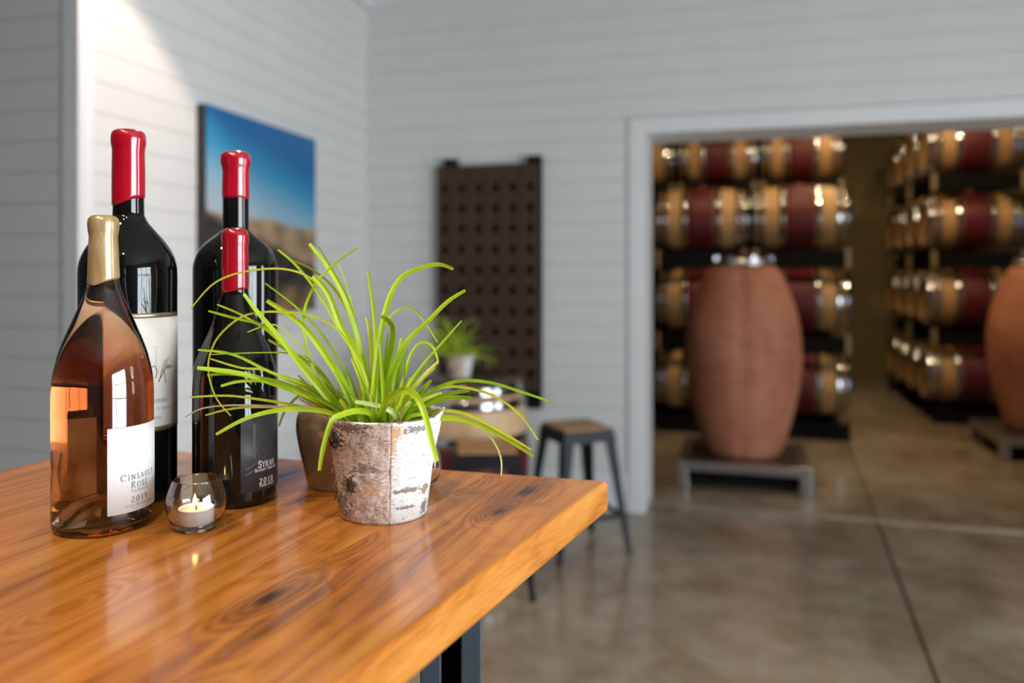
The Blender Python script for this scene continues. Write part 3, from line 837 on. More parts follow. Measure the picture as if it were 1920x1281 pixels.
# riddling rack: six bored planks on two dark rails
RY = YB - 0.055
xa, xb = PY(818, 400, RY).x, PY(1010, 400, RY).x
zt_, zb_ = PY(915, 309, RY).z, PY(915, 730, RY).z
rr_ = empty('riddling_rack', (xa, RY, zb_))
nW, nH = 6, 11
pw = (xb - xa) / nW
rowp = 38.5 / F * dY(915, RY)
zf = PY(915, 352, RY).z - zb_
def bored_plank():
    bm = bmesh.new(); th = 0.045; n = 12
    ch = rowp; hr = 0.024; half = pw / 2 - 0.0025
    tops = zt_ - zb_
    edges = [tops]
    cz_ = []
    z = zf
    while z > rowp * 0.55: cz_.append(z); z -= rowp
    def quad(a, b, c, d): bm.faces.new([bm.verts.new(p) for p in (a, b, c, d)])
    def rect(x0, x1, za, zb2, y):
        quad((x0, y, za), (x1, y, za), (x1, y, zb2), (x0, y, zb2))
    hi = tops
    for k, zc in enumerate(cz_):
        lo_c, hi_c = zc - rowp / 2, zc + rowp / 2
        if k == 0: rect(-half, half, hi_c, tops, 0); rect(-half, half, hi_c, tops, th)
        for y in (0, th):
            for i in range(n):
                a0, a1 = 2 * PI * i / n, 2 * PI * (i + 1) / n
                def sq(a):
                    c, s = math.cos(a), math.sin(a); m_ = max(abs(c), abs(s))
                    return (c / m_ * half, y, zc + s / m_ * rowp / 2)
                # go through the square corner where needed
                ho = lambda a: (math.cos(a) * hr, y, zc + math.sin(a) * hr * 1.25)
                cor = [ca for ca in (PI / 4, 3 * PI / 4, 5 * PI / 4, 7 * PI / 4) if a0 + 1e-6 < ca < a1 - 1e-6]
                pts = [sq(a0)] + [sq(c) for c in cor] + [sq(a1), ho(a1), ho(a0)]
                bm.faces.new([bm.verts.new(p) for p in pts])
        for i in range(n):
            a0, a1 = 2 * PI * i / n, 2 * PI * (i + 1) / n
            h = lambda a, y: (math.cos(a) * hr, y, zc + math.sin(a) * hr * 1.25)
            quad(h(a0, 0), h(a1, 0), h(a1, th), h(a0, th))
    lo = cz_[-1] - rowp / 2
    for y in (0, th): rect(-half, half, 0, lo, y)
    for x in (-half, half): quad((x, 0, 0), (x, th, 0), (x, th, tops), (x, 0, tops))
    for z in (0, tops): quad((-half, 0, z), (half, 0, z), (half, th, z), (-half, th, z))
    bmesh.ops.remove_doubles(bm, verts=bm.verts, dist=1e-5)
    bmesh.ops.recalc_face_normals(bm, faces=bm.faces)
    me = bpy.data.meshes.new('plank'); bm.to_mesh(me); bm.free(); me.materials.append(M['rack_wood']); return me
pm = bored_plank()
for i in range(nW):
    o = bpy.data.objects.new('plank', pm); C.objects.link(o); o.parent = rr_
    o.location = (pw * (i + 0.5), random.uniform(-0.004, 0.004), 0)
topw = zt_ - zb_
for (x0, x1) in ((0.055, 0.135), (xb - xa - 0.075, xb - xa + 0.012)):
    box('rail', x0, x1, 0.0478, 0.0545, -0.10, topw + 0.05, M['rack_black'], rr_)
    box('cleat', x0, x1, -0.012, 0.0455, topw + 0.002, topw + 0.045, M['rack_black'], rr_)
box('foot', xb - xa - 0.075, xb - xa + 0.012, -0.012, 0.0455, -0.11, -0.002, M['rack_black'], rr_)
box('hole_shade_sheet', 0.004, xb - xa - 0.004, 0.0462, 0.0475, 0.004, topw - 0.004, M['rack_black'], rr_)  # added black sheet behind the planks, stands in for shade in the holes
tag(rr_, 'dark wooden riddling rack with rows of bottle holes', 'wine rack')

# upright barrel table
BD = 4.35
BP2 = barrel_parts(M['oak_pale'], M['head_dark'])
bz = H - 207 / F * BD
sc_b = bz / LB
bpos = PD(884, BD, bz / 2)
barrel(bpos, (0, 0, face_cam(bpos) + 0.7), 'upright pale oak barrel used as a table by wall', None, BP2, sc_b)
# its dark top board
tb = lathe('barrel_top_disc', [(0, bz + 0.0), (rb(LB / 2) * sc_b + 0.006, bz + 0.0), (rb(LB / 2) * sc_b + 0.01, bz + 0.006), (rb(LB / 2) * sc_b + 0.006, bz + 0.014), (0, bz + 0.014)], M['head_dark'], None, 48)
tb.location = (bpos.x, bpos.y, 0); tag(tb, 'dark round board on top of the upright barrel', 'table top')

# stools
def stool(loc, rot, label):
    t = empty('bar_stool', (loc.x, loc.y, 0), rot)
    hs, zs = 0.145, 0.665
    box('seat', -hs + 0.008, hs - 0.008, -hs + 0.008, hs - 0.008, zs - 0.02, zs, M['wood_seat'], t, 0.006)
    # apron: a tapering pressed-steel skirt
    for k in range(4):
        bm = bmesh.new()
        a = [(-hs, -hs, zs - 0.012), (hs, -hs, zs - 0.012), (hs + 0.012, -hs - 0.012, zs - 0.075), (-hs - 0.012, -hs - 0.012, zs - 0.075)]
        b = [(x, y + 0.006, z) for x, y, z in a]
        va = [bm.verts.new(p) for p in a]; vb = [bm.verts.new(p) for p in b]
        bm.faces.new(va); bm.faces.new(vb[::-1])
        for i in range(4): bm.faces.new((va[i], vb[i], vb[(i + 1) % 4], va[(i + 1) % 4]))
        bmesh.ops.recalc_face_normals(bm, faces=bm.faces)
        o = link('apron', bm, M['black'], t); o.rotation_euler = (0, 0, k * PI / 2)
    for k in range(4):
        bm = bmesh.new()
        # folded leg: two tapering flats meeting at the outer corner
        zt2 = zs - 0.03
        for fl in (0, 1):
            ct, cb2 = Vector((-hs - 0.003, -hs - 0.003, zt2)), Vector((-0.215, -0.215, 0.0))
            dv = Vector((1, 0, 0)) if fl == 0 else Vector((0, 1, 0))
            nv = Vector((0, 1, 0)) if fl == 0 else Vector((1, 0, 0))
            a = [ct, ct + dv * 0.062, cb2 + dv * 0.026, cb2]
            va = [bm.verts.new(p) for p in a]; vb = [bm.verts.new(p + nv * 0.008) for p in a]
            bm.faces.new(va); bm.faces.new(vb[::-1])
            for i in range(4): bm.faces.new((va[i], vb[i], vb[(i + 1) % 4], va[(i + 1) % 4]))
        bmesh.ops.recalc_face_normals(bm, faces=bm.faces)
        o = link('leg', bm, M['black'], t); o.rotation_euler = (0, 0, k * PI / 2)
    q = 0.215 - (0.215 - hs) * 0.2 / zs - 0.005
    for k in range(4):
        bm = bmesh.new(); bx(bm, -q, q, -q - 0.002, -q + 0.010, 0.19, 0.212)
        o = link('footrest_bar', bm, M['black'], t); o.rotation_euler = (0, 0, k * PI / 2)
    tag(t, label, 'stool', 'metal stools around the barrel table')
stool(PD(1081, 4.32, 0), math.radians(23) + YAW, 'black metal stool with wooden seat standing by door casing')
stool(PD(912, 3.80, 0), math.radians(4) + YAW, 'black metal stool with wooden seat in front of barrel')

# ================================================================== THE TABLE
def CF(X, d): v = cam2room(X, d, 0); return Vector((v.x, v.y))
tB = PZ(1139, 903, TZ); tA = PZ(194, 837, TZ); tE = PZ(640, 1281, TZ)
e3 = Vector((tE.x - tB.x, tE.y - tB.y)).normalized()
B_, A_ = Vector((tB.x, tB.y)), Vector((tA.x, tA.y))
LEN = 1.75
tab = empty('tasting_table', (B_.x, B_.y, 0), math.atan2(e3.y, e3.x))
inv = Matrix.Rotation(-math.atan2(e3.y, e3.x), 2)
def tl(p): return inv @ (Vector((p.x, p.y)) - B_)
a_l = tl(A_)
nP = 5
TT = 0.043
g = 0.0004
for i in range(nP):
    f0, f1 = i / nP, (i + 1) / nP
    p0, p1 = a_l * f0, a_l * f1
    sgn = 1 if a_l.y > 0 else -1
    pts = [(p0.x, p0.y + sgn * g * (i > 0)), (p1.x, p1.y - sgn * g * (i < nP - 1)), (LEN + p1.x, p1.y - sgn * g * (i < nP - 1)), (LEN + p0.x, p0.y + sgn * g * (i > 0))]
    bm = bmesh.new()
    lo = [bm.verts.new((x, y, TZ - TT)) for x, y in pts]; hi = [bm.verts.new((x, y, TZ)) for x, y in pts]
    bm.faces.new(hi); bm.faces.new(lo[::-1])
    for k in range(4): bm.faces.new((lo[k], lo[(k + 1) % 4], hi[(k + 1) % 4], hi[k]))
    bmesh.ops.recalc_face_normals(bm, faces=bm.faces)
    # ease the outer edges of the slab
    ed = []
    def outer(e):
        m_ = (e.verts[0].co + e.verts[1].co) / 2
        zed = all(abs(v.co.z - TZ) < 1e-6 for v in e.verts) or all(abs(v.co.z - TZ + TT) < 1e-6 for v in e.verts)
        if not zed: return False
        ymin, ymax = min(0, a_l.y), max(0, a_l.y)
        on_y = all(abs(v.co.y - 0) < 1e-4 for v in e.verts) or all(abs(v.co.y - a_l.y) < 1e-4 for v in e.verts)
        return on_y
    ed = [e for e in bm.edges if outer(e)]
    if ed: bmesh.ops.bevel(bm, geom=ed, offset=0.007, segments=4, affect='EDGES', profile=0.5)
    link('table_plank', bm, M['table'], tab)
# steel legs: paired posts with a recessed web plate
def to_tab(v): q = tl(v); return q
lg = to_tab(PD(864, 0.84, 0))
legs = [(lg.x, lg.y), (lg.x, a_l.y - lg.y + 0.0), (LEN - 0.25, lg.y), (LEN - 0.25, a_l.y - lg.y)]
cam_in_tab = -math.atan2(e3.y, e3.x) + face_cam(PD(864, 0.84, 0))
for (x, y) in legs:
    lo_ = empty('leg', (x, y, 0), cam_in_tab, tab)
    for (xx0, xx1) in ((-0.041, -0.020), (0.0, 0.021)):
        box('post', xx0, xx1, -0.03, 0.03, 0, TZ - TT, M['leg_steel'], lo_, 0.0015)
    box('web_plate', -0.020, 0.0, 0.012, 0.02, 0, TZ - TT, M['rack_black'], lo_)
for xq in (lg.x, LEN - 0.25):
    box('cross_beam', xq + 0.03, xq + 0.07, min(lg.y, a_l.y - lg.y), max(lg.y, a_l.y - lg.y), TZ - TT - 0.05, TZ - TT - 0.001, M['black'], tab)
tag(tab, 'thick glossy wooden slab table with dark steel legs', 'table')

# ------------------------------------------------------------------ lettering
def arc(cx, cy, rx, ry, a0, a1, n=12):
    return [(cx + rx * math.cos(math.radians(a0 + (a1 - a0) * i / n)), cy + ry * math.sin(math.radians(a0 + (a1 - a0) * i / n))) for i in range(n + 1)]
def srf(x, y, w=0.12): return [(x - w, y), (x + w, y)]
GL = {
    'A': (0.78, [[(0.04, 0), (0.39, 1)], [(0.39, 1), (0.74, 0)], [(0.17, 0.36), (0.61, 0.36)], srf(0.06, 0), srf(0.72, 0)]),
    'B': (0.62, [[(0.14, 0), (0.14, 1)], [(0.05, 1), (0.30, 1)] + arc(0.30, 0.76, 0.20, 0.24, 90, -90), [(0.14, 0.52), (0.32, 0.52)] + arc(0.32, 0.26, 0.24, 0.26, 90, -90) + [(0.05, 0)]]),
    'C': (0.82, [arc(0.46, 0.5, 0.40, 0.5, 45, 315, 18), [(0.745, 0.86), (0.745, 0.70)]]),
    'D': (0.80, [[(0.14, 0), (0.14, 1)], [(0.05, 1), (0.32, 1)] + arc(0.32, 0.5, 0.42, 0.5, 90, -90, 16) + [(0.05, 0)]]),
    'E': (0.60, [[(0.14, 0), (0.14, 1)], [(0.05, 1), (0.52, 1), (0.52, 0.88)], [(0.14, 0.52), (0.44, 0.52)], [(0.05, 0), (0.54, 0), (0.56, 0.14)]]),
    'H': (0.82, [[(0.14, 0), (0.14, 1)], [(0.68, 0), (0.68, 1)], [(0.14, 0.52), (0.68, 0.52)], srf(0.14, 0), srf(0.14, 1), srf(0.68, 0), srf(0.68, 1)]),
    'I': (0.32, [[(0.16, 0), (0.16, 1)], srf(0.16, 0), srf(0.16, 1)]),
    'K': (0.74, [[(0.14, 0), (0.14, 1)], [(0.14, 0.46), (0.60, 1)], [(0.28, 0.60), (0.68, 0)], srf(0.14, 0), srf(0.14, 1), srf(0.6, 1, .08), srf(0.66, 0, .08)]),
    'L': (0.58, [[(0.14, 0), (0.14, 1)], [(0.05, 0), (0.52, 0), (0.55, 0.16)], srf(0.14, 1)]),
    'M': (0.98, [[(0.14, 0), (0.18, 1)], [(0.18, 1), (0.49, 0.1)], [(0.49, 0.1), (0.80, 1)], [(0.80, 1), (0.84, 0)], srf(0.14, 0, .1), srf(0.84, 0, .1)]),
    'N': (0.84, [[(0.14, 0), (0.14, 1)], [(0.14, 1), (0.70, 0)], [(0.70, 0), (0.70, 1)], srf(0.14, 0, .1), srf(0.70, 1, .1), [(0.03, 1), (0.16, 1)]]),
    'O': (0.90, [arc(0.45, 0.5, 0.39, 0.5, 0, 360, 22)]),
    'R': (0.70, [[(0.14, 0), (0.14, 1)], [(0.05, 1), (0.30, 1)] + arc(0.30, 0.74, 0.22, 0.26, 90, -90) + [(0.14, 0.48)], [(0.32, 0.48), (0.68, 0)], srf(0.14, 0, .1)]),
    'S': (0.54, [arc(0.27, 0.755, 0.18, 0.245, 40, 250, 12) + arc(0.26, 0.26, 0.21, 0.26, 75, -140, 14), [(0.43, 0.94), (0.43, 0.80)], [(0.07, 0.06), (0.07, 0.22)]]),
    'T': (0.68, [[(0.34, 0), (0.34, 1)], [(0.04, 0.86), (0.06, 1), (0.62, 1), (0.64, 0.86)], srf(0.34, 0)]),
    'U': (0.80, [[(0.14, 1), (0.14, 0.32)] + arc(0.40, 0.32, 0.26, 0.32, 180, 360, 12) + [(0.66, 1)], srf(0.14, 1, .1), srf(0.66, 1, .1)]),
    'V': (0.76, [[(0.06, 1), (0.38, 0)], [(0.38, 0), (0.70, 1)], srf(0.08, 1, .1), srf(0.68, 1, .1)]),
    'Y': (0.72, [[(0.06, 1), (0.36, 0.48)], [(0.66, 1), (0.36, 0.48)], [(0.36, 0.48), (0.36, 0)], srf(0.08, 1, .1), srf(0.64, 1, .1), srf(0.36, 0)]),
    '0': (0.66, [arc(0.33, 0.5, 0.26, 0.5, 0, 360, 22)]),
    '1': (0.50, [[(0.27, 0), (0.27, 1)], [(0.12, 0.86), (0.27, 1)], srf(0.27, 0)]),
    '2': (0.62, [arc(0.30, 0.74, 0.22, 0.26, 160, -30, 12) + [(0.06, 0.02)], [(0.06, 0.03), (0.56, 0.03), (0.58, 0.14)]]),
    '6': (0.62, [arc(0.31, 0.30, 0.23, 0.30, 0, 360, 18), [(0.09, 0.36), (0.14, 0.66), (0.30, 0.9), (0.48, 1.0)]]),
    '8': (0.62, [arc(0.31, 0.75, 0.19, 0.25, 0, 360, 16), arc(0.31, 0.26, 0.24, 0.26, 0, 360, 18)]),
    '9': (0.62, [arc(0.31, 0.70, 0.23, 0.30, 0, 360, 18), [(0.53, 0.64), (0.48, 0.34), (0.32, 0.1), (0.14, 0.0)]]),
    ' ': (0.42, []),
}
GL['\u00c9'] = (GL['E'][0], GL['E'][1] + [[(0.26, 1.12), (0.42, 1.28)]])
def text_polys(s, size, thick=0.135, thin=0.055, small=0.78, track=0.06):
    """capitals in small-caps setting -> list of quads in (x, y), centred on x"""
    quads = []; x = 0.0; first = True
    for ch in s:
        adv, st = GL[ch]
        k = size if (first or ch.isdigit()) else size * small
        first = (ch == ' ')
        for pl in st:
            for (ax, ay), (bx_, by) in zip(pl, pl[1:]):
                dx, dy = bx_ - ax, by - ay; ln = math.hypot(dx, dy)
                if ln < 1e-6: continue
                wd = (thin + (thick - thin) * (abs(dy) / ln) ** 1.5) / 2
                if dy > 0 and dx > 0.25 * ln: wd *= 0.62          # up-strokes are hairlines
                nx, ny = -dy / ln * wd, dx / ln * wd
                ex, ey = dx / ln * wd * 0.4, dy / ln * wd * 0.4
                quads.append([(x + (px_) * k, py_ * k) for px_, py_ in ((ax + nx - ex, ay + ny - ey), (bx_ + nx + ex, by + ny + ey), (bx_ - nx + ex, by - ny + ey), (ax - nx - ex, ay - ny - ey))])
        x += (adv + track) * k
    return [[(a - x / 2, b) for a, b in q] for q in quads]
def strokes_polys(lines, wfun):
    quads = []
    for pl in lines:
        pl = [(v.x, v.y) for v in smooth_pts([Vector(p) for p in pl], 6)]
        for i, ((ax, ay), (bx_, by)) in enumerate(zip(pl, pl[1:])):
            dx, dy = bx_ - ax, by - ay; ln = math.hypot(dx, dy)
            if ln < 1e-9: continue
            wd = wfun(dx / ln, dy / ln) / 2; nx, ny = -dy / ln * wd, dx / ln * wd
            quads.append([(ax + nx, ay + ny), (bx_ + nx, by + ny), (bx_ - nx, by - ny), (ax - nx, ay - ny)])
    return quads
def wrap(quads, r, phi, z, bm):
    for q in quads:
        vs = []
        for (s, y) in q:
            a = phi + s / r
            vs.append(bm.verts.new((r * math.sin(a), -r * math.cos(a), z + y)))
        try: bm.faces.new(vs)
        except ValueError: pass
def label_patch(name, r, phi0, phi1, z0, z1, mt, parent, th=0.0003, n=40):
    pr = [(r, z0), (r, z1), (r + th, z1), (r + th, z0)]
    o = link(name, lathe_bm(pr, n, closed=True, phi0=phi0, phi1=phi1), mt, parent)
    for p in o.data.polygons: p.use_smooth = True
    return o

# ------------------------------------------------------------------ bottles
def bottle_profile(rows, d, cosa, base_z=0.0):
    """rows: (image row, half width px), top to bottom -> (r, z above the table)"""
    return [(hw * d / F * cosa, (HY - y) / F * d + (H - TZ)) for y, hw in rows]
def smooth_prof(pr, k=4):
    v = smooth_pts([Vector((r, z, 0)) for r, z in pr], k)
    return [(q.x, q.y) for q in v]
def base_round(R, hh=0.010):
    return [(R, hh), (R * 0.995, hh * 0.55), (R * 0.97, hh * 0.2), (R * 0.92, 0.0)]
def wax_cap(parent, prof, zcut, slant, phi_low, mt, lip):
    """prof from the top downwards"""
    def jit(a, r, z):
        t = max(0.0, min(1.0, (zcut + 0.05 - z) / 0.05))
        return (r, z + slant * t * -math.cos(a - phi_low) * 0.5 + t * 0.0012 * math.sin(3 * a + 1))
    return link('wax_seal', lathe_bm(prof, 56, jit=jit), mt, parent, smooth=True)

class Bot: pass
def dark_bottle(px, d, half, rows, capr, cap_rows, name, label, cat='bottle', group=None, slant=0.012, low=-1.2):
    loc = PD(px, d, TZ)
    cosa = math.cos(math.atan((px - 960) / F))
    t = empty(name, loc, face_cam(loc))
    pr = smooth_prof(bottle_profile(rows, d, cosa), 4)
    R = half * d / F * cosa
    full = pr + [(R, 0.05)] + base_round(R) + [(R * 0.7, 0.004), (0, 0.012)]
    lathe('glass', full, M['dark_glass'], t, 80)
    cp = bottle_profile(cap_rows, d, cosa)
    cp = smooth_prof(cp, 4)
    cp = [(0, cp[0][1] + 0.0015)] + cp
    cp = cp + [(cp[-1][0] - 0.003, cp[-1][1] + 0.001)]
    wax_cap(t, cp, cp[-1][1], slant, low, M['wax_red'], 0)
    tag(t, label, cat, group)
    b = Bot(); b.t, b.R, b.d, b.cosa, b.loc = t, R, d, cosa, loc
    return b
BOTG = 'wine bottles on the tasting table'
# tall bottle at the left, cream label
d1 = 1.02
big = dark_bottle(241, d1, 94, [(300, 29), (396, 30), (406, 32), (417, 37.5), (435, 54), (454, 71), (474, 84.5), (493, 91.5), (513, 94), (560, 94), (700, 94)],
                  33, [(243, 12), (244, 21), (247, 28.5), (252, 32.3), (260, 33.6), (271, 33.2), (279, 31.6), (288, 31.2), (330, 31.8), (377, 31.8)], 'magnum_bottle',
                  'tallest dark wine bottle with red wax and cream label', group=BOTG, slant=0.012, low=-1.35)
def zrow(y, d): return (H - TZ) - (y - HY) / F * d
dn = d1 - big.R * 0.75
zt1, zb1_ = zrow(597, dn), zrow(804, dn)
lab = label_patch('label', big.R + 0.0002, math.radians(-28), math.radians(82), zb1_, zt1, M['paper_cream'], big.t)
label_patch('label_band', big.R + 0.0002, math.radians(-28), math.radians(82), zt1, zt1 + 0.0058, M['gold_line'], lab)
label_patch('label_band', big.R + 0.0002, math.radians(-28), math.radians(82), zb1_ - 0.0058, zb1_, M['gold_line'], lab)
label_patch('label_line', big.R + 0.0004, math.radians(-28), math.radians(82), zt1 + 0.0004, zt1 + 0.0010, M['ink_bronze'], lab)
label_patch('label_line', big.R + 0.0004, math.radians(-28), math.radians(82), zb1_ - 0.0014, zb1_ - 0.0006, M['ink_bronze'], lab)
def lettering(parent, items, r, mt, name='lettering'):
    bm = bmesh.new()
    for (quads, phi, z) in items: wrap(quads, r, phi, z, bm)
    return link(name, bm, mt, parent)
rl = big.R + 0.0007
pc = math.radians(38)
lettering(lab, [(text_polys('LOUISA', 0.0052, small=0.9, track=0.15), pc, zrow(759, dn))], rl, M['ink_grey'])
lettering(lab, [(text_polys('TE VINEYARD', 0.0036, track=0.12), pc + 0.12, zrow(773, dn)), (text_polys('2006', 0.0042, track=0.1), pc - 0.06, zrow(791, dn))], rl, M['ink_pale'])
lettering(lab, [([[(-0.0016, 0), (0.0016, 0), (0.0016, 0.030), (-0.0016, 0.030)], [(-0.0045, 0.0295), (0.0045, 0.0295), (0.0045, 0.0305), (-0.0045, 0.0305)]], pc - 0.10, zrow(697, dn))], rl, M['ink_faint'], 'monogram')
sig = [[(-0.012, 0.006), (-0.008, 0.010), (-0.005, 0.006), (-0.004, 0.002), (-0.006, -0.006)], [(-0.001, -0.011), (0.003, 0.002), (0.008, 0.014), (0.0085, 0.016)], [(0.005, 0.004), (0.008, -0.004), (0.009, -0.012), (0.012, -0.011)],
       [(-0.002, -0.010), (0.006, 0.001), (0.012, 0.014), (0.014, 0.018)], [(0.009, 0.004), (0.013, 0.009), (0.013, 0.004), (0.017, 0.009), (0.017, 0.004), (0.021, 0.007), (0.024, 0.005)]]
lettering(lab, [(strokes_polys(sig, lambda x, y: 0.0006 + 0.0007 * abs(y)), pc - 0.02, zrow(703, dn))], rl, M['ink_bronze'], 'signature')

# tall bottle behind the syrah
d3 = 1.145
back = dark_bottle(442, d3, 80, [(330, 24.5), (426, 25), (433, 28), (440, 35), (451, 50), (462, 62.5), (474, 71.5), (485, 76), (496, 79), (510, 80), (560, 80), (700, 80)],
                   28, [(284, 11), (285, 19), (287.5, 24.5), (292, 27.8), (299, 29), (308, 28.5), (317, 26.2), (326, 25.4), (345, 25.8), (371, 26)], 'magnum_bottle',
                   'tall dark wine bottle standing directly behind the syrah', group=BOTG, slant=0.003, low=0.5)
# syrah
d2 = 1.011
syr = dark_bottle(441, d2, 80, [(480, 22.5), (543, 24.5), (560, 28.5), (580, 34.5), (600, 41), (620, 48.5), (637, 56.5), (651, 63), (665, 69), (680, 74), (693, 77), (721, 79.6), (760, 80), (800, 80)],
                  25, [(428, 10), (429, 17), (432, 22), (437, 25), (444, 26.2), (455, 26), (465, 24.8), (490, 25.4), (515, 25.8), (540, 26)], 'syrah_bottle',
                  'smaller dark bottle with red wax and charcoal syrah label', group=BOTG, slant=0.009, low=-0.5)
dn = d2 - syr.R
zt2_, zb2_ = zrow(786, dn), zrow(929, dn)
lab = label_patch('label', syr.R + 0.0002, math.radians(7), math.radians(86), zb2_, zt2_, M['paper_dark'], syr.t)
rl = syr.R + 0.0007
pc = math.radians(47)
dt = d2 - syr.R * 0.70
lettering(lab, [(text_polys('SYRAH', 0.0084, 0.19, 0.08, 0.80, 0.10), pc, zrow(879, dt)), (text_polys('2018', 0.0068, 0.18, 0.075, track=0.36), pc, zrow(910, dt)),
                (text_polys('BOUSHEY VINEYARD', 0.0036, 0.18, 0.09, 0.8, 0.10), pc, zrow(886, dt)), (text_polys('YAKIMA VALLEY', 0.0032, 0.18, 0.09, 0.8, 0.08), pc, zrow(915.5, dt))], rl, M['ink_white'])
sw = [[(-0.024, 0.010), (-0.012, 0.016), (-0.002, 0.028), (0.006, 0.044)], [(-0.024, 0.003), (-0.008, 0.012), (0.004, 0.028), (0.013, 0.046)], [(-0.004, 0.014), (0.008, 0.028), (0.022, 0.052)],
      [(0.004, 0.016), (0.016, 0.030), (0.026, 0.050)], [(-0.024, 0.032), (-0.018, 0.027), (-0.012, 0.030), (-0.010, 0.036)]]
lettering(lab, [(strokes_polys(sw, lambda x, y: 0.0012), math.radians(40), zrow(900, dn)),
                ([[(-0.002, 0), (0.001, 0), (0.001, 0.042), (-0.002, 0.042)], [(-0.008, 0.041), (0.006, 0.041), (0.006, 0.0425), (-0.008, 0.0425)]], math.radians(26), zrow(865, dn))], syr.R + 0.0006, M['ink_char'], 'monogram')

# rose bottle: clear glass shell, wine inside, gold wax
d0 = 0.909
px0 = 194
loc = PD(px0, d0, TZ); cosa = math.cos(math.atan((px0 - 960) / F))
ros = empty('rose_bottle', loc, face_cam(loc))
rows = [(408, 23), (412, 26), (440, 26), (470, 26.5), (500, 27.5), (520, 29), (535, 31.5), (548, 35), (565, 42), (582, 50), (599, 58), (618, 67), (638, 76), (658, 83.5), (677, 89), (697, 93.5), (716, 96.2), (736, 97.5), (760, 97.5), (800, 97.5), (900, 97.5)]
R0 = 97.5 * d0 / F * cosa
pr = smooth_prof(bottle_profile(rows, d0, cosa), 3)
pr = [q for q in pr if q[1] > 0.03]
outer = [(0, pr[0][1] + 0.001)] + pr + [(R0, 0.02), (R0, 0.012), (R0 * 0.992, 0.006), (R0 * 0.965, 0.002), (R0 * 0.92, 0.0)]
punt = [(R0 * 0.84, 0.0015), (R0 * 0.72, 0.009), (R0 * 0.55, 0.021), (R0 * 0.36, 0.030), (R0 * 0.18, 0.0345), (0, 0.036)]
WT_ = 0.0030
inner_side = [(max(r - WT_, 0.004), z) for r, z in pr if z < zrow(468, d0)] + [(R0 - WT_, 0.02), (R0 - WT_ * 1.2, 0.013), (R0 - WT_ * 2.2, 0.0075)]
inner_punt = [(R0 * 0.80, 0.008), (R0 * 0.72, 0.0135), (R0 * 0.55, 0.0255), (R0 * 0.36, 0.0345), (R0 * 0.18, 0.039), (0, 0.0405)]
cav_top = inner_side[0][1]
bm = lathe_bm(outer + punt, 96)
cav = lathe_bm([(0, cav_top + 0.002)] + inner_side + inner_punt, 96)
for f in cav.faces: f.normal_flip()
me_c = bpy.data.meshes.new('cav'); cav.to_mesh(me_c); cav.free(); bm.from_mesh(me_c)
gl = link('glass', bm, M['flint'], ros, smooth=True)
ov = 0.00035
wine_prof = [(0, cav_top - 0.001)] + [(r + ov if r < R0 else r, z) for r, z in inner_side if z < cav_top - 0.001] + [(r, z - ov) for r, z in inner_punt]
link('wine', lathe_bm(wine_prof, 96), M['wine'], ros, smooth=True)
capr = smooth_prof(bottle_profile([(403.5, 12), (404.5, 20), (407.5, 26), (412, 29.3), (420, 30.6), (430, 30), (440, 28.3), (448, 27.9), (470, 29.2), (500, 30.2), (525, 31.4)], d0, cosa), 4)
capr = [(0, capr[0][1] + 0.001)] + capr + [(capr[-1][0] - 0.0012, capr[-1][1] + 0.001)]
wax_cap(ros, capr, capr[-1][1], 0.011, -0.9, M['wax_gold'], 0)
dn = d0 - R0
zt0, zb0 = zrow(808, dn), zrow(973, dn)
lab = label_patch('label', R0 + 0.0002, math.radians(4), math.radians(84), zb0, zt0, M['paper'], ros)
bk = label_patch('back_label', R0 + 0.0002, math.radians(184), math.radians(256), zb0 + 0.002, zt0 + 0.001, M['back_paper'], ros)
rl = R0 + 0.0007
pc = math.radians(44)
dt = d0 - R0 * 0.72
lettering(lab, [(text_polys('CINSAULT', 0.0070, 0.135, 0.06, 0.82, 0.34), pc, zrow(904.5, dt)), (text_polys('ROS\u00c9', 0.0070, 0.135, 0.06, 0.82, 0.32), pc, zrow(920.5, dt)),
                (text_polys('2019', 0.0064, 0.12, 0.055, track=0.36), pc, zrow(948, dt))], rl, M['ink_grey'])
lettering(lab, [(text_polys('THE BENCHES', 0.0034, 0.13, 0.06, 0.8, 0.14), pc, zrow(929, dt)), (text_polys('HORSE HEAVEN HILLS', 0.0034, 0.14, 0.07, 0.8, 0.12), pc, zrow(956, dt))], rl, M['ink_pale'], 'small_lettering')
lettering(lab, [([[(-0.0018, 0), (0.0018, 0), (0.0018, 0.040), (-0.0018, 0.040)], [(-0.006, 0.039), (0.006, 0.039), (0.006, 0.0402), (-0.006, 0.0402)]], math.radians(28), zrow(890, dn)),
                (strokes_polys([[(-0.014, 0.0), (-0.002, 0.006), (0.008, 0.018), (0.014, 0.034)], [(-0.004, -0.002), (0.010, 0.012), (0.022, 0.034)]], lambda x, y: 0.0009), math.radians(48), zrow(880, dn))], rl - 0.0001, M['ink_faint'], 'monogram')
tag(ros, 'clear bottle of pink wine with gold wax and white label', 'bottle', BOTG)

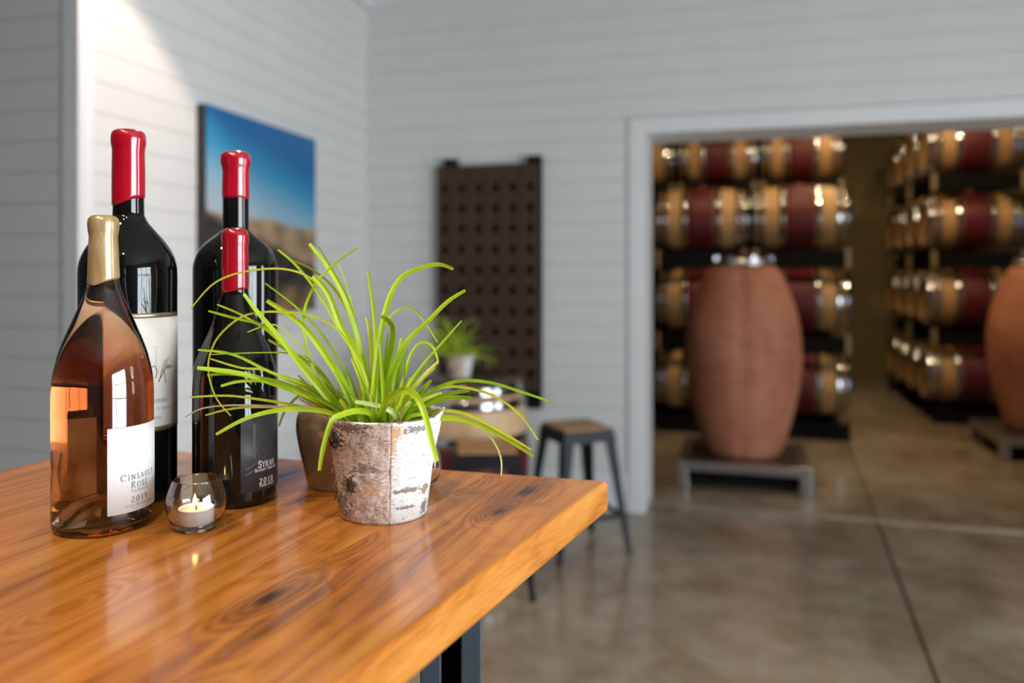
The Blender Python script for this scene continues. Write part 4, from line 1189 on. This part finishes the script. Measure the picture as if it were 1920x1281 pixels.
# ------------------------------------------------------------------ tealight holders
def holder(px, d, label):
    loc = PD(px, d, TZ); t = empty('tealight_holder', loc, face_cam(loc))
    out = [(0.0, 0.0008), (0.016, 0.0008), (0.0190, 0.0), (0.0215, 0.0012), (0.0245, 0.005), (0.0290, 0.0135), (0.0318, 0.0240), (0.0322, 0.030), (0.0312, 0.038), (0.0285, 0.047), (0.0255, 0.0545), (0.0250, 0.0562)]
    inn = [(0.0238, 0.0562), (0.0240, 0.0545), (0.0268, 0.047), (0.0295, 0.038), (0.0305, 0.030), (0.0301, 0.0240), (0.0273, 0.0145), (0.0235, 0.0085), (0.020, 0.0062), (0.0, 0.0058)]
    sm = smooth_prof(out[4:], 3); si = smooth_prof(inn[:-2], 3)
    lathe('glass_bowl', out[:4] + sm + si + inn[-2:], M['clear'], t, 72)
    tag(t, label, 'candle holder', 'small round glass tealight holders')
    return t, loc
th_, tloc = holder(368, 0.895, 'small round clear glass tealight holder with lit candle inside')
holder(783, 1.07, 'empty clear glass holder half hidden behind the birch pot')
tea = empty('tealight_candle', tloc + Vector((0, 0, 0.0066)), face_cam(tloc))
lathe('foil_cup', [(0, 0), (0.0183, 0), (0.0188, 0.0006), (0.0189, 0.0165), (0.0193, 0.0170), (0.0189, 0.0174), (0.0183, 0.0168), (0.0183, 0.001), (0, 0.001)], M['cup'], tea, 56)
lathe('candle_wax', [(0, 0.0012), (0.0182, 0.0012), (0.0182, 0.0150), (0.0170, 0.0152), (0.008, 0.0142), (0, 0.0140)], M['tea_wax'], tea, 48)
bm = bmesh.new(); tube_bm(bm, [(0, 0, 0.0138), (0.0002, 0, 0.0165), (-0.0006, 0, 0.0188), (-0.0018, 0, 0.0202)], 0.0006, 8)
link('wick', bm, M['wick'], tea, smooth=True)
lathe('flame', [(0, 0.0192), (0.0016, 0.0205), (0.0024, 0.0228), (0.0022, 0.0255), (0.0013, 0.0285), (0.0005, 0.0310), (0, 0.0325)], M['flame'], tea, 20).location = (-0.0014, 0, 0)
tag(tea, 'lit white tealight in a silver foil cup', 'candle')

# ------------------------------------------------------------------ taupe vase
dv = 1.083
loc = PD(640, dv, TZ); va_ = empty('taupe_vase', loc, face_cam(loc))
k = dv / F * 0.978
vp = [(60, 0.0), (63, 0.002), (66, 0.010), (70, 0.024), (74, 0.036), (79, 0.052), (83, 0.068), (84.5, 0.080), (82.5, 0.093), (76, 0.103), (66, 0.109), (56, 0.1115)]
pr = smooth_prof([(a * k, b) for a, b in vp], 3)
lathe('vase_body', [(0, 0.001)] + pr + [(50 * k, 0.111), (48 * k, 0.106), (70 * k, 0.09), (74 * k, 0.06), (55 * k, 0.01), (0, 0.008)], M['vase'], va_, 72)
tag(va_, 'glossy taupe rounded vase standing behind the birch pot', 'vase')

# ------------------------------------------------------------------ birch pot with grass
PDP = 0.955
ploc = PD(720, PDP, TZ)
pot = empty('potted_grass', ploc, face_cam(ploc))
ZP = 0.118
def bark(name, phi0, phi1, mt, seed, rim):
    n, m_ = 70, 46
    bm = bmesh.new(); grid = []
    for side in (0, 1):
        g_ = []
        for j in range(m_ + 1):
            row = []
            for i in range(n + 1):
                a = math.radians(phi0 + (phi1 - phi0) * i / n)
                t = j / m_
                zt = ZP + rim(math.degrees(a)) + 0.0022 * noise.noise(Vector((a * 9 + seed, 0, 3)))
                z = zt * t
                r = 0.0506 + (0.066 - 0.0506) * z / ZP
                fl = max(0, (math.degrees(a) - 55) / 30) if seed == 2 else 0
                r += 0.0050 * fl * max(0, t - 0.55) / 0.45
                nz = noise.noise(Vector((math.sin(a) * 5 + seed, math.cos(a) * 5, z * 90)))
                n2 = noise.noise(Vector((math.sin(a) * 14 + seed, math.cos(a) * 14, z * 260)))
                amp = 0.0011 if seed == 1 else 0.0004
                r += amp * nz * 1.2 + amp * n2
                if seed == 1:
                    for (pp, zz, rad, dep) in ((-62, 0.094, 0.011, -0.004), (-42, 0.045, 0.009, 0.0022), (-62, 0.02, 0.012, 0.0018)):
                        dd = math.hypot((math.degrees(a) - pp) * PI / 180 * r, z - zz) / rad
                        if dd < 1.6:
                            r += dep * math.exp(-dd * dd * 1.5) + 0.0014 * math.exp(-((dd - 1) / 0.25) ** 2)
                if side: r -= 0.0018
                row.append(bm.verts.new((r * math.sin(a), -r * math.cos(a), z + 0.0005)))
            g_.append(row)
        grid.append(g_)
        for j in range(m_):
            for i in range(n): bm.faces.new((g_[j][i], g_[j][i + 1], g_[j + 1][i + 1], g_[j + 1][i]))
    o_, i_ = grid
    for i in range(n):
        bm.faces.new((o_[m_][i], o_[m_][i + 1], i_[m_][i + 1], i_[m_][i])); bm.faces.new((o_[0][i], o_[0][i + 1], i_[0][i + 1], i_[0][i]))
    for j in range(m_):
        bm.faces.new((o_[j][0], o_[j + 1][0], i_[j + 1][0], i_[j][0])); bm.faces.new((o_[j][n], o_[j + 1][n], i_[j + 1][n], i_[j][n]))
    bmesh.ops.recalc_face_normals(bm, faces=bm.faces)
    return link(name, bm, mt, pot, smooth=True)
bL = bark('bark_panel', -178, 6.5, M['birch_l'], 1, lambda p: -0.001 + (0.003 if -95 < p < -75 else 0)); bL['label'] = 'rough brown knotty birch bark'
bR = bark('bark_panel', 6.5, 182, M['birch_r'], 2, lambda p: -0.001 + 0.0075 * math.exp(-((p - 84) / 12) ** 2)); bR['label'] = 'smooth white birch bark'
lathe('liner', [(0.0575, 0.08), (0.0632, ZP + 0.0008), (0.0641, ZP + 0.0008), (0.0585, 0.08)], M['steel'], pot, 64)
lathe('soil', [(0, 0.108), (0.03, 0.109), (0.0605, 0.104)], M['soil'], pot, 40)
# curled bark flakes on the rough side
random.seed(3)
for i in range(22):
    ph = random.choice((random.gauss(-62, 14), random.gauss(-75, 8), random.gauss(-30, 20))); z = random.choice((random.gauss(0.100, 0.010), random.gauss(0.05, 0.02), random.uniform(0.01, 0.11)))
    if not (-100 < ph < 2 and 0.006 < z < 0.114): continue
    w_, h_ = random.uniform(0.004, 0.011), random.uniform(0.003, 0.008)
    p = Vector(pot_pt(ph, z)); nrm = Vector((p.x, p.y, 0)).normalized(); tg = Vector((0, 0, 1)).cross(nrm)
    tilt = random.uniform(-0.5, 0.5)
    bm = bmesh.new(); grid = []
    for layer in (0.0, 0.0006):
        for jj in range(3):
            for ii in range(4):
                uu, vv = (ii / 3 - 0.5) * w_, (jj / 2 - 0.5) * h_
                u2, v2 = uu * math.cos(tilt) - vv * math.sin(tilt), uu * math.sin(tilt) + vv * math.cos(tilt)
                lift = 0.0012 + 0.0035 * (ii / 3) ** 2 * random.uniform(0.5, 1.0) + layer
                grid.append(bm.verts.new(p + tg * u2 + Vector((0, 0, v2)) + nrm * lift + Vector((random.uniform(-1, 1), random.uniform(-1, 1), random.uniform(-1, 1))) * 0.0005))
    for l in (0, 12):
        for jj in range(2):
            for ii in range(3): bm.faces.new([grid[l + jj * 4 + ii], grid[l + jj * 4 + ii + 1], grid[l + (jj + 1) * 4 + ii + 1], grid[l + (jj + 1) * 4 + ii]])
    link('bark_flake', bm, M['birch_l'], bL)

BL = [  # (points root<-tip in image px, width px, depth shift at tip, material)
 ([(371,656),(438,665),(509,699),(579,724),(635,769),(655,786)],5,-.05,'leaf'), ([(369.5,690),(452,701),(537,727),(607,755),(646,786)],9,-.07,'leaf'),
 ([(388,704),(424,701),(475,707),(537,721),(620,760),(655,788)],6,-.05,'leaf2'), ([(414,724),(452,715),(509,717),(579,738),(621,766),(650,788)],6,-.06,'leaf'),
 ([(355,745),(424,742),(486,749),(551,760),(607,777),(650,792)],4,-.06,'leaf3'), ([(347,783),(379,766),(438,760),(523,763),(593,772),(650,792)],3,-.06,'straw'),
 ([(385,779),(438,766),(509,763),(565,766),(620,775),(655,792)],4,-.05,'leaf3'), ([(405,815),(452,789),(497,774),(551,767),(610,772),(650,788)],7,-.075,'leaf'),
 ([(395,673),(452,690),(497,694),(551,718),(607,744),(660,788)],4,-.05,'leaf3'), ([(407,571),(452,590),(497,617),(520,637),(565,679),(607,735),(650,788)],4,-.05,'leaf3'),
 ([(390.6,583),(438,596),(492,610),(520,634),(553.6,665),(593,715),(645,788)],5,-.055,'leaf'), ([(457,551),(486,589),(523,631),(559,679),(593,721),(635,772),(650,790)],8,-.065,'leaf'),
 ([(497,531),(551,572),(593,614),(621,651),(649,698.6),(666,749),(690,792)],4,-.03,'leaf2'), ([(500,563.7),(531,583),(565,608.6),(593,642),(621,682),(643.5,718),(672,777),(680,792)],10,-.05,'leaf'),
 ([(521,468),(551,493),(584.5,533),(613,575),(638,620),(663,665),(690,720),(702,790)],5,-.02,'leaf'), ([(546.6,488),(579,502),(610,524),(638,558),(657.6,597),(677,665),(705,790)],5,.01,'leaf3'),
 ([(580,457),(610,496),(638,544),(657.6,592),(674.5,653.6),(686,721),(700,792)],9,-.02,'leaf'), ([(597,462),(621,502),(649,555),(666,609),(683,679),(705,790)],5,.02,'leaf'),
 ([(587,517),(615.5,552),(638,609),(663,654),(680,707),(691,763),(705,792)],11,-.045,'leaf'), ([(357,580),(396,535.6),(438,514.5),(494.6,504.6),(542,506),(581.7,521.5),(610,552),(650,640),(690,740),(700,790)],3.4,-.06,'leaf3'),
 ([(433,780),(407,749),(393,710),(392,673),(410,631),(452.4,594.6),(497,585),(542,586),(584.5,592),(635,620),(680,690),(705,790)],3,-.07,'leaf3'),
 ([(670,465),(643.5,482),(610,510),(587,541),(570.5,583),(570.5,631),(584.5,682),(607,727),(640,782)],4,-.04,'leaf'), ([(632,490.6),(646,524),(657.6,564),(669,609),(690,700),(708,790)],2.6,.05,'leaf'),
 ([(464,623),(497,611),(520,611),(548,634),(573,659),(587,693),(615,735),(650,788)],3,-.05,'leaf3'), ([(503,637),(537,656),(579,682),(610,712),(650,785)],6,.0,'leaf2'),
 ([(391,665),(466,662),(537,662),(579,673),(621,721),(660,790)],2.5,-.05,'leaf2'), ([(523,800),(534,772),(559,743.5),(590,735),(630,755),(665,792)],5,.03,'leaf2'),
 ([(690,509),(697,558),(702.5,608.5),(705,665),(708,792)],6,.02,'leaf'), ([(850,504.6),(825,496),(797,500),(757,517),(735,547),(721,589),(712,637),(704,693),(700,740),(697,792)],8,-.02,'leaf'),
 ([(820.5,642),(794,600),(768.5,576),(749,580.5),(729,597),(712,631),(705,700),(702,790)],3.5,.03,'leaf'), ([(872.5,544.5),(839,566),(802,603),(768.5,634),(749,665),(732,707),(718,763),(712,792)],8,-.01,'leaf'),
 ([(865.4,601.5),(830,642),(797,679),(768.5,718),(746,763),(735,792)],4,-.02,'leaf'), ([(822,679),(813.5,653.5),(799,642),(782.6,646.5),(768.5,670),(757,710),(740,763),(730,792)],4.5,.02,'leaf'),
 ([(715,593),(732,606),(737,623),(733,659),(721,707),(707,755),(700,792)],12,-.03,'leaf2'), ([(687,594.5),(693,623),(697,665),(700,720),(702,792)],8,.01,'leaf3'),
 ([(763,653.5),(752,684),(743,721),(735,763),(730,792)],7,.03,'leaf2'), ([(1033.7,753.7),(977.4,735),(921,718),(865,714),(820,727.5),(782.5,750),(745,776),(725,792)],5.5,-.03,'leaf2'),
 ([(1009,825),(977.4,780),(932.4,746),(883.7,729),(835,725.6),(790,742.5),(749,772.5),(725,792)],4.5,.01,'leaf3'), ([(1000,855),(940,817.5),(895,795),(857.4,785.6),(827,784),(790,790),(760,796)],8,-.02,'leaf'),
 ([(996,843.7),(947,813.7),(902,787.5),(865,774),(827,770.6),(790,778),(750,794)],5,.02,'leaf3'), ([(940,892.5),(940,862.5),(928.7,832.5),(906,806),(870,789),(830,784),(780,792)],3.6,-.01,'leaf4'),
 ([(820,866),(808.7,825),(797.4,780),(782.5,746),(763.7,733),(745,737),(722.5,757.5),(710,792)],10,-.115,'leaf'), ([(598.7,883),(606,840),(621,791),(640,778),(670,770.6),(696,776),(715,792)],8,-.118,'leaf'),
 ([(666,753.7),(700,759),(733.7,770.6),(747,790)],8,-.06,'leaf4'), ([(831,767),(812.5,780),(790,792)],5,-.01,'leaf4'),
]
random.seed(11)
for i in range(48):          # short blades filling the heart of the clump
    rx_ = random.uniform(655, 760); ang = (rx_ - 707) / 55 * 0.55 + random.gauss(0, 0.22)
    hgt = random.uniform(55, 175) * (1 - 0.35 * abs(ang)); bend = ang * random.uniform(0.3, 0.9)
    pts = []
    for t in (1, 0.75, 0.5, 0.25, 0):
        pts.append((rx_ + hgt * t * math.sin(ang + bend * t), 792 - hgt * t * math.cos(ang + bend * t)))
    BL.append((pts, random.uniform(4.5, 9.5), random.uniform(-.05, .05), random.choice(('leaf', 'leaf2', 'leaf2', 'leaf3'))))
for i in range(16):          # lower left, darker, behind
    a0 = random.uniform(-1.45, -0.9); ln = random.uniform(70, 150); x0 = random.uniform(650, 680)
    pts = [(x0 + ln * t * math.sin(a0 + 0.25 * t), 788 - ln * t * math.cos(a0 + 0.25 * t) * (1 - 0.25 * t)) for t in (1, .75, .5, .25, 0)]
    BL.append((pts, random.uniform(3, 6), random.uniform(-.02, .05), random.choice(('leaf2', 'leaf2', 'leaf3', 'straw'))))
for i in range(6):
    x0 = random.uniform(735, 765); a0 = random.uniform(0.9, 1.35); ln = random.uniform(40, 75)
    pts = [(x0 + ln * t * math.sin(a0), 792 - ln * t * math.cos(a0)) for t in (1, .66, .33, 0)]
    BL.append((pts, random.uniform(5, 9), random.uniform(-.01, .045), 'leaf2'))
inv_pot = (Matrix.Translation(ploc) @ Matrix.Rotation(face_cam(ploc), 4, 'Z')).inverted()
rimz = TZ + ZP - 0.008
blades = []
for pts, wpx, dz, mt in BL:
    pts = pts[::-1]                        # root first
    n = len(pts)
    root_d = PDP + random.uniform(-0.02, 0.02) + dz * 0.15
    cum = [0.0]
    for p, q in zip(pts, pts[1:]): cum.append(cum[-1] + math.hypot(q[0] - p[0], q[1] - p[1]))
    tip_d = PDP + dz
    P3 = []
    for (x, y), c in zip(pts, cum):
        t = c / cum[-1]; e = min(1.0, t * 2.2) if dz < -0.1 else t
        P3.append(P(x, y, root_d + (tip_d - root_d) * e))
    # carry the blade down into the soil
    r0 = P3[0]; cen = Vector((ploc.x, ploc.y, 0))
    dirn = Vector((r0.x, r0.y, 0)) - cen
    if dirn.length > 0.045: dirn *= 0.045 / dirn.length
    foot = Vector((cen.x + dirn.x * 0.75, cen.y + dirn.y * 0.75, TZ + 0.106))
    P3 = [foot] + P3
    sp = smooth_pts(P3, 4)
    W = wpx * 1.22 / F * PDP
    bm = bmesh.new(); rows_ = []
    m_ = len(sp)
    view = Vector((0, 0, H))
    twist0 = random.uniform(-0.5, 0.5)
    for i, p in enumerate(sp):
        tg = (sp[min(i + 1, m_ - 1)] - sp[max(i - 1, 0)]).normalized()
        vd = (view - p).normalized()
        s = tg.cross(vd).normalized(); nn = s.cross(tg).normalized()
        an = twist0 + 0.5 * math.sin(i / m_ * 3 + wpx)
        s2 = s * math.cos(an) + nn * math.sin(an); n2 = s2.cross(tg).normalized()
        f = i / (m_ - 1)
        ww = W * 0.5 * (0.8 + 0.3 * math.sin(min(1, f * 1.3) * PI)) * (1 if f < 0.86 else 1 - (f - 0.86) * 2.2) / max(0.75, math.cos(an))
        q = lambda s_, dpt: bm.verts.new(inv_pot @ (p + s2 * ww * s_ - n2 * ww * dpt))
        rows_.append([q(-1, 0), q(0, 0.45), q(1, 0)])
    for A, B in zip(rows_, rows_[1:]):
        for k_ in range(2): bm.faces.new((A[k_], A[k_ + 1], B[k_ + 1], B[k_]))
    blades.append(link('blade', bm, M[mt], pot, smooth=False))
tag(pot, 'lime green grass in a birch bark pot on the table', 'plant', 'birch bark pots of grass')
# second pot on the barrel
p2 = copy_tree(pot)
l2 = PD(862, BD - 0.02, bz + 0.0145)
p2.location = l2; p2.rotation_euler = (0, 0, face_cam(l2) + math.radians(14)); p2.scale = (1.12, 1.12, 1.05)
tag(p2, 'small blurred grass in birch pot on upright barrel', 'plant', 'birch bark pots of grass')
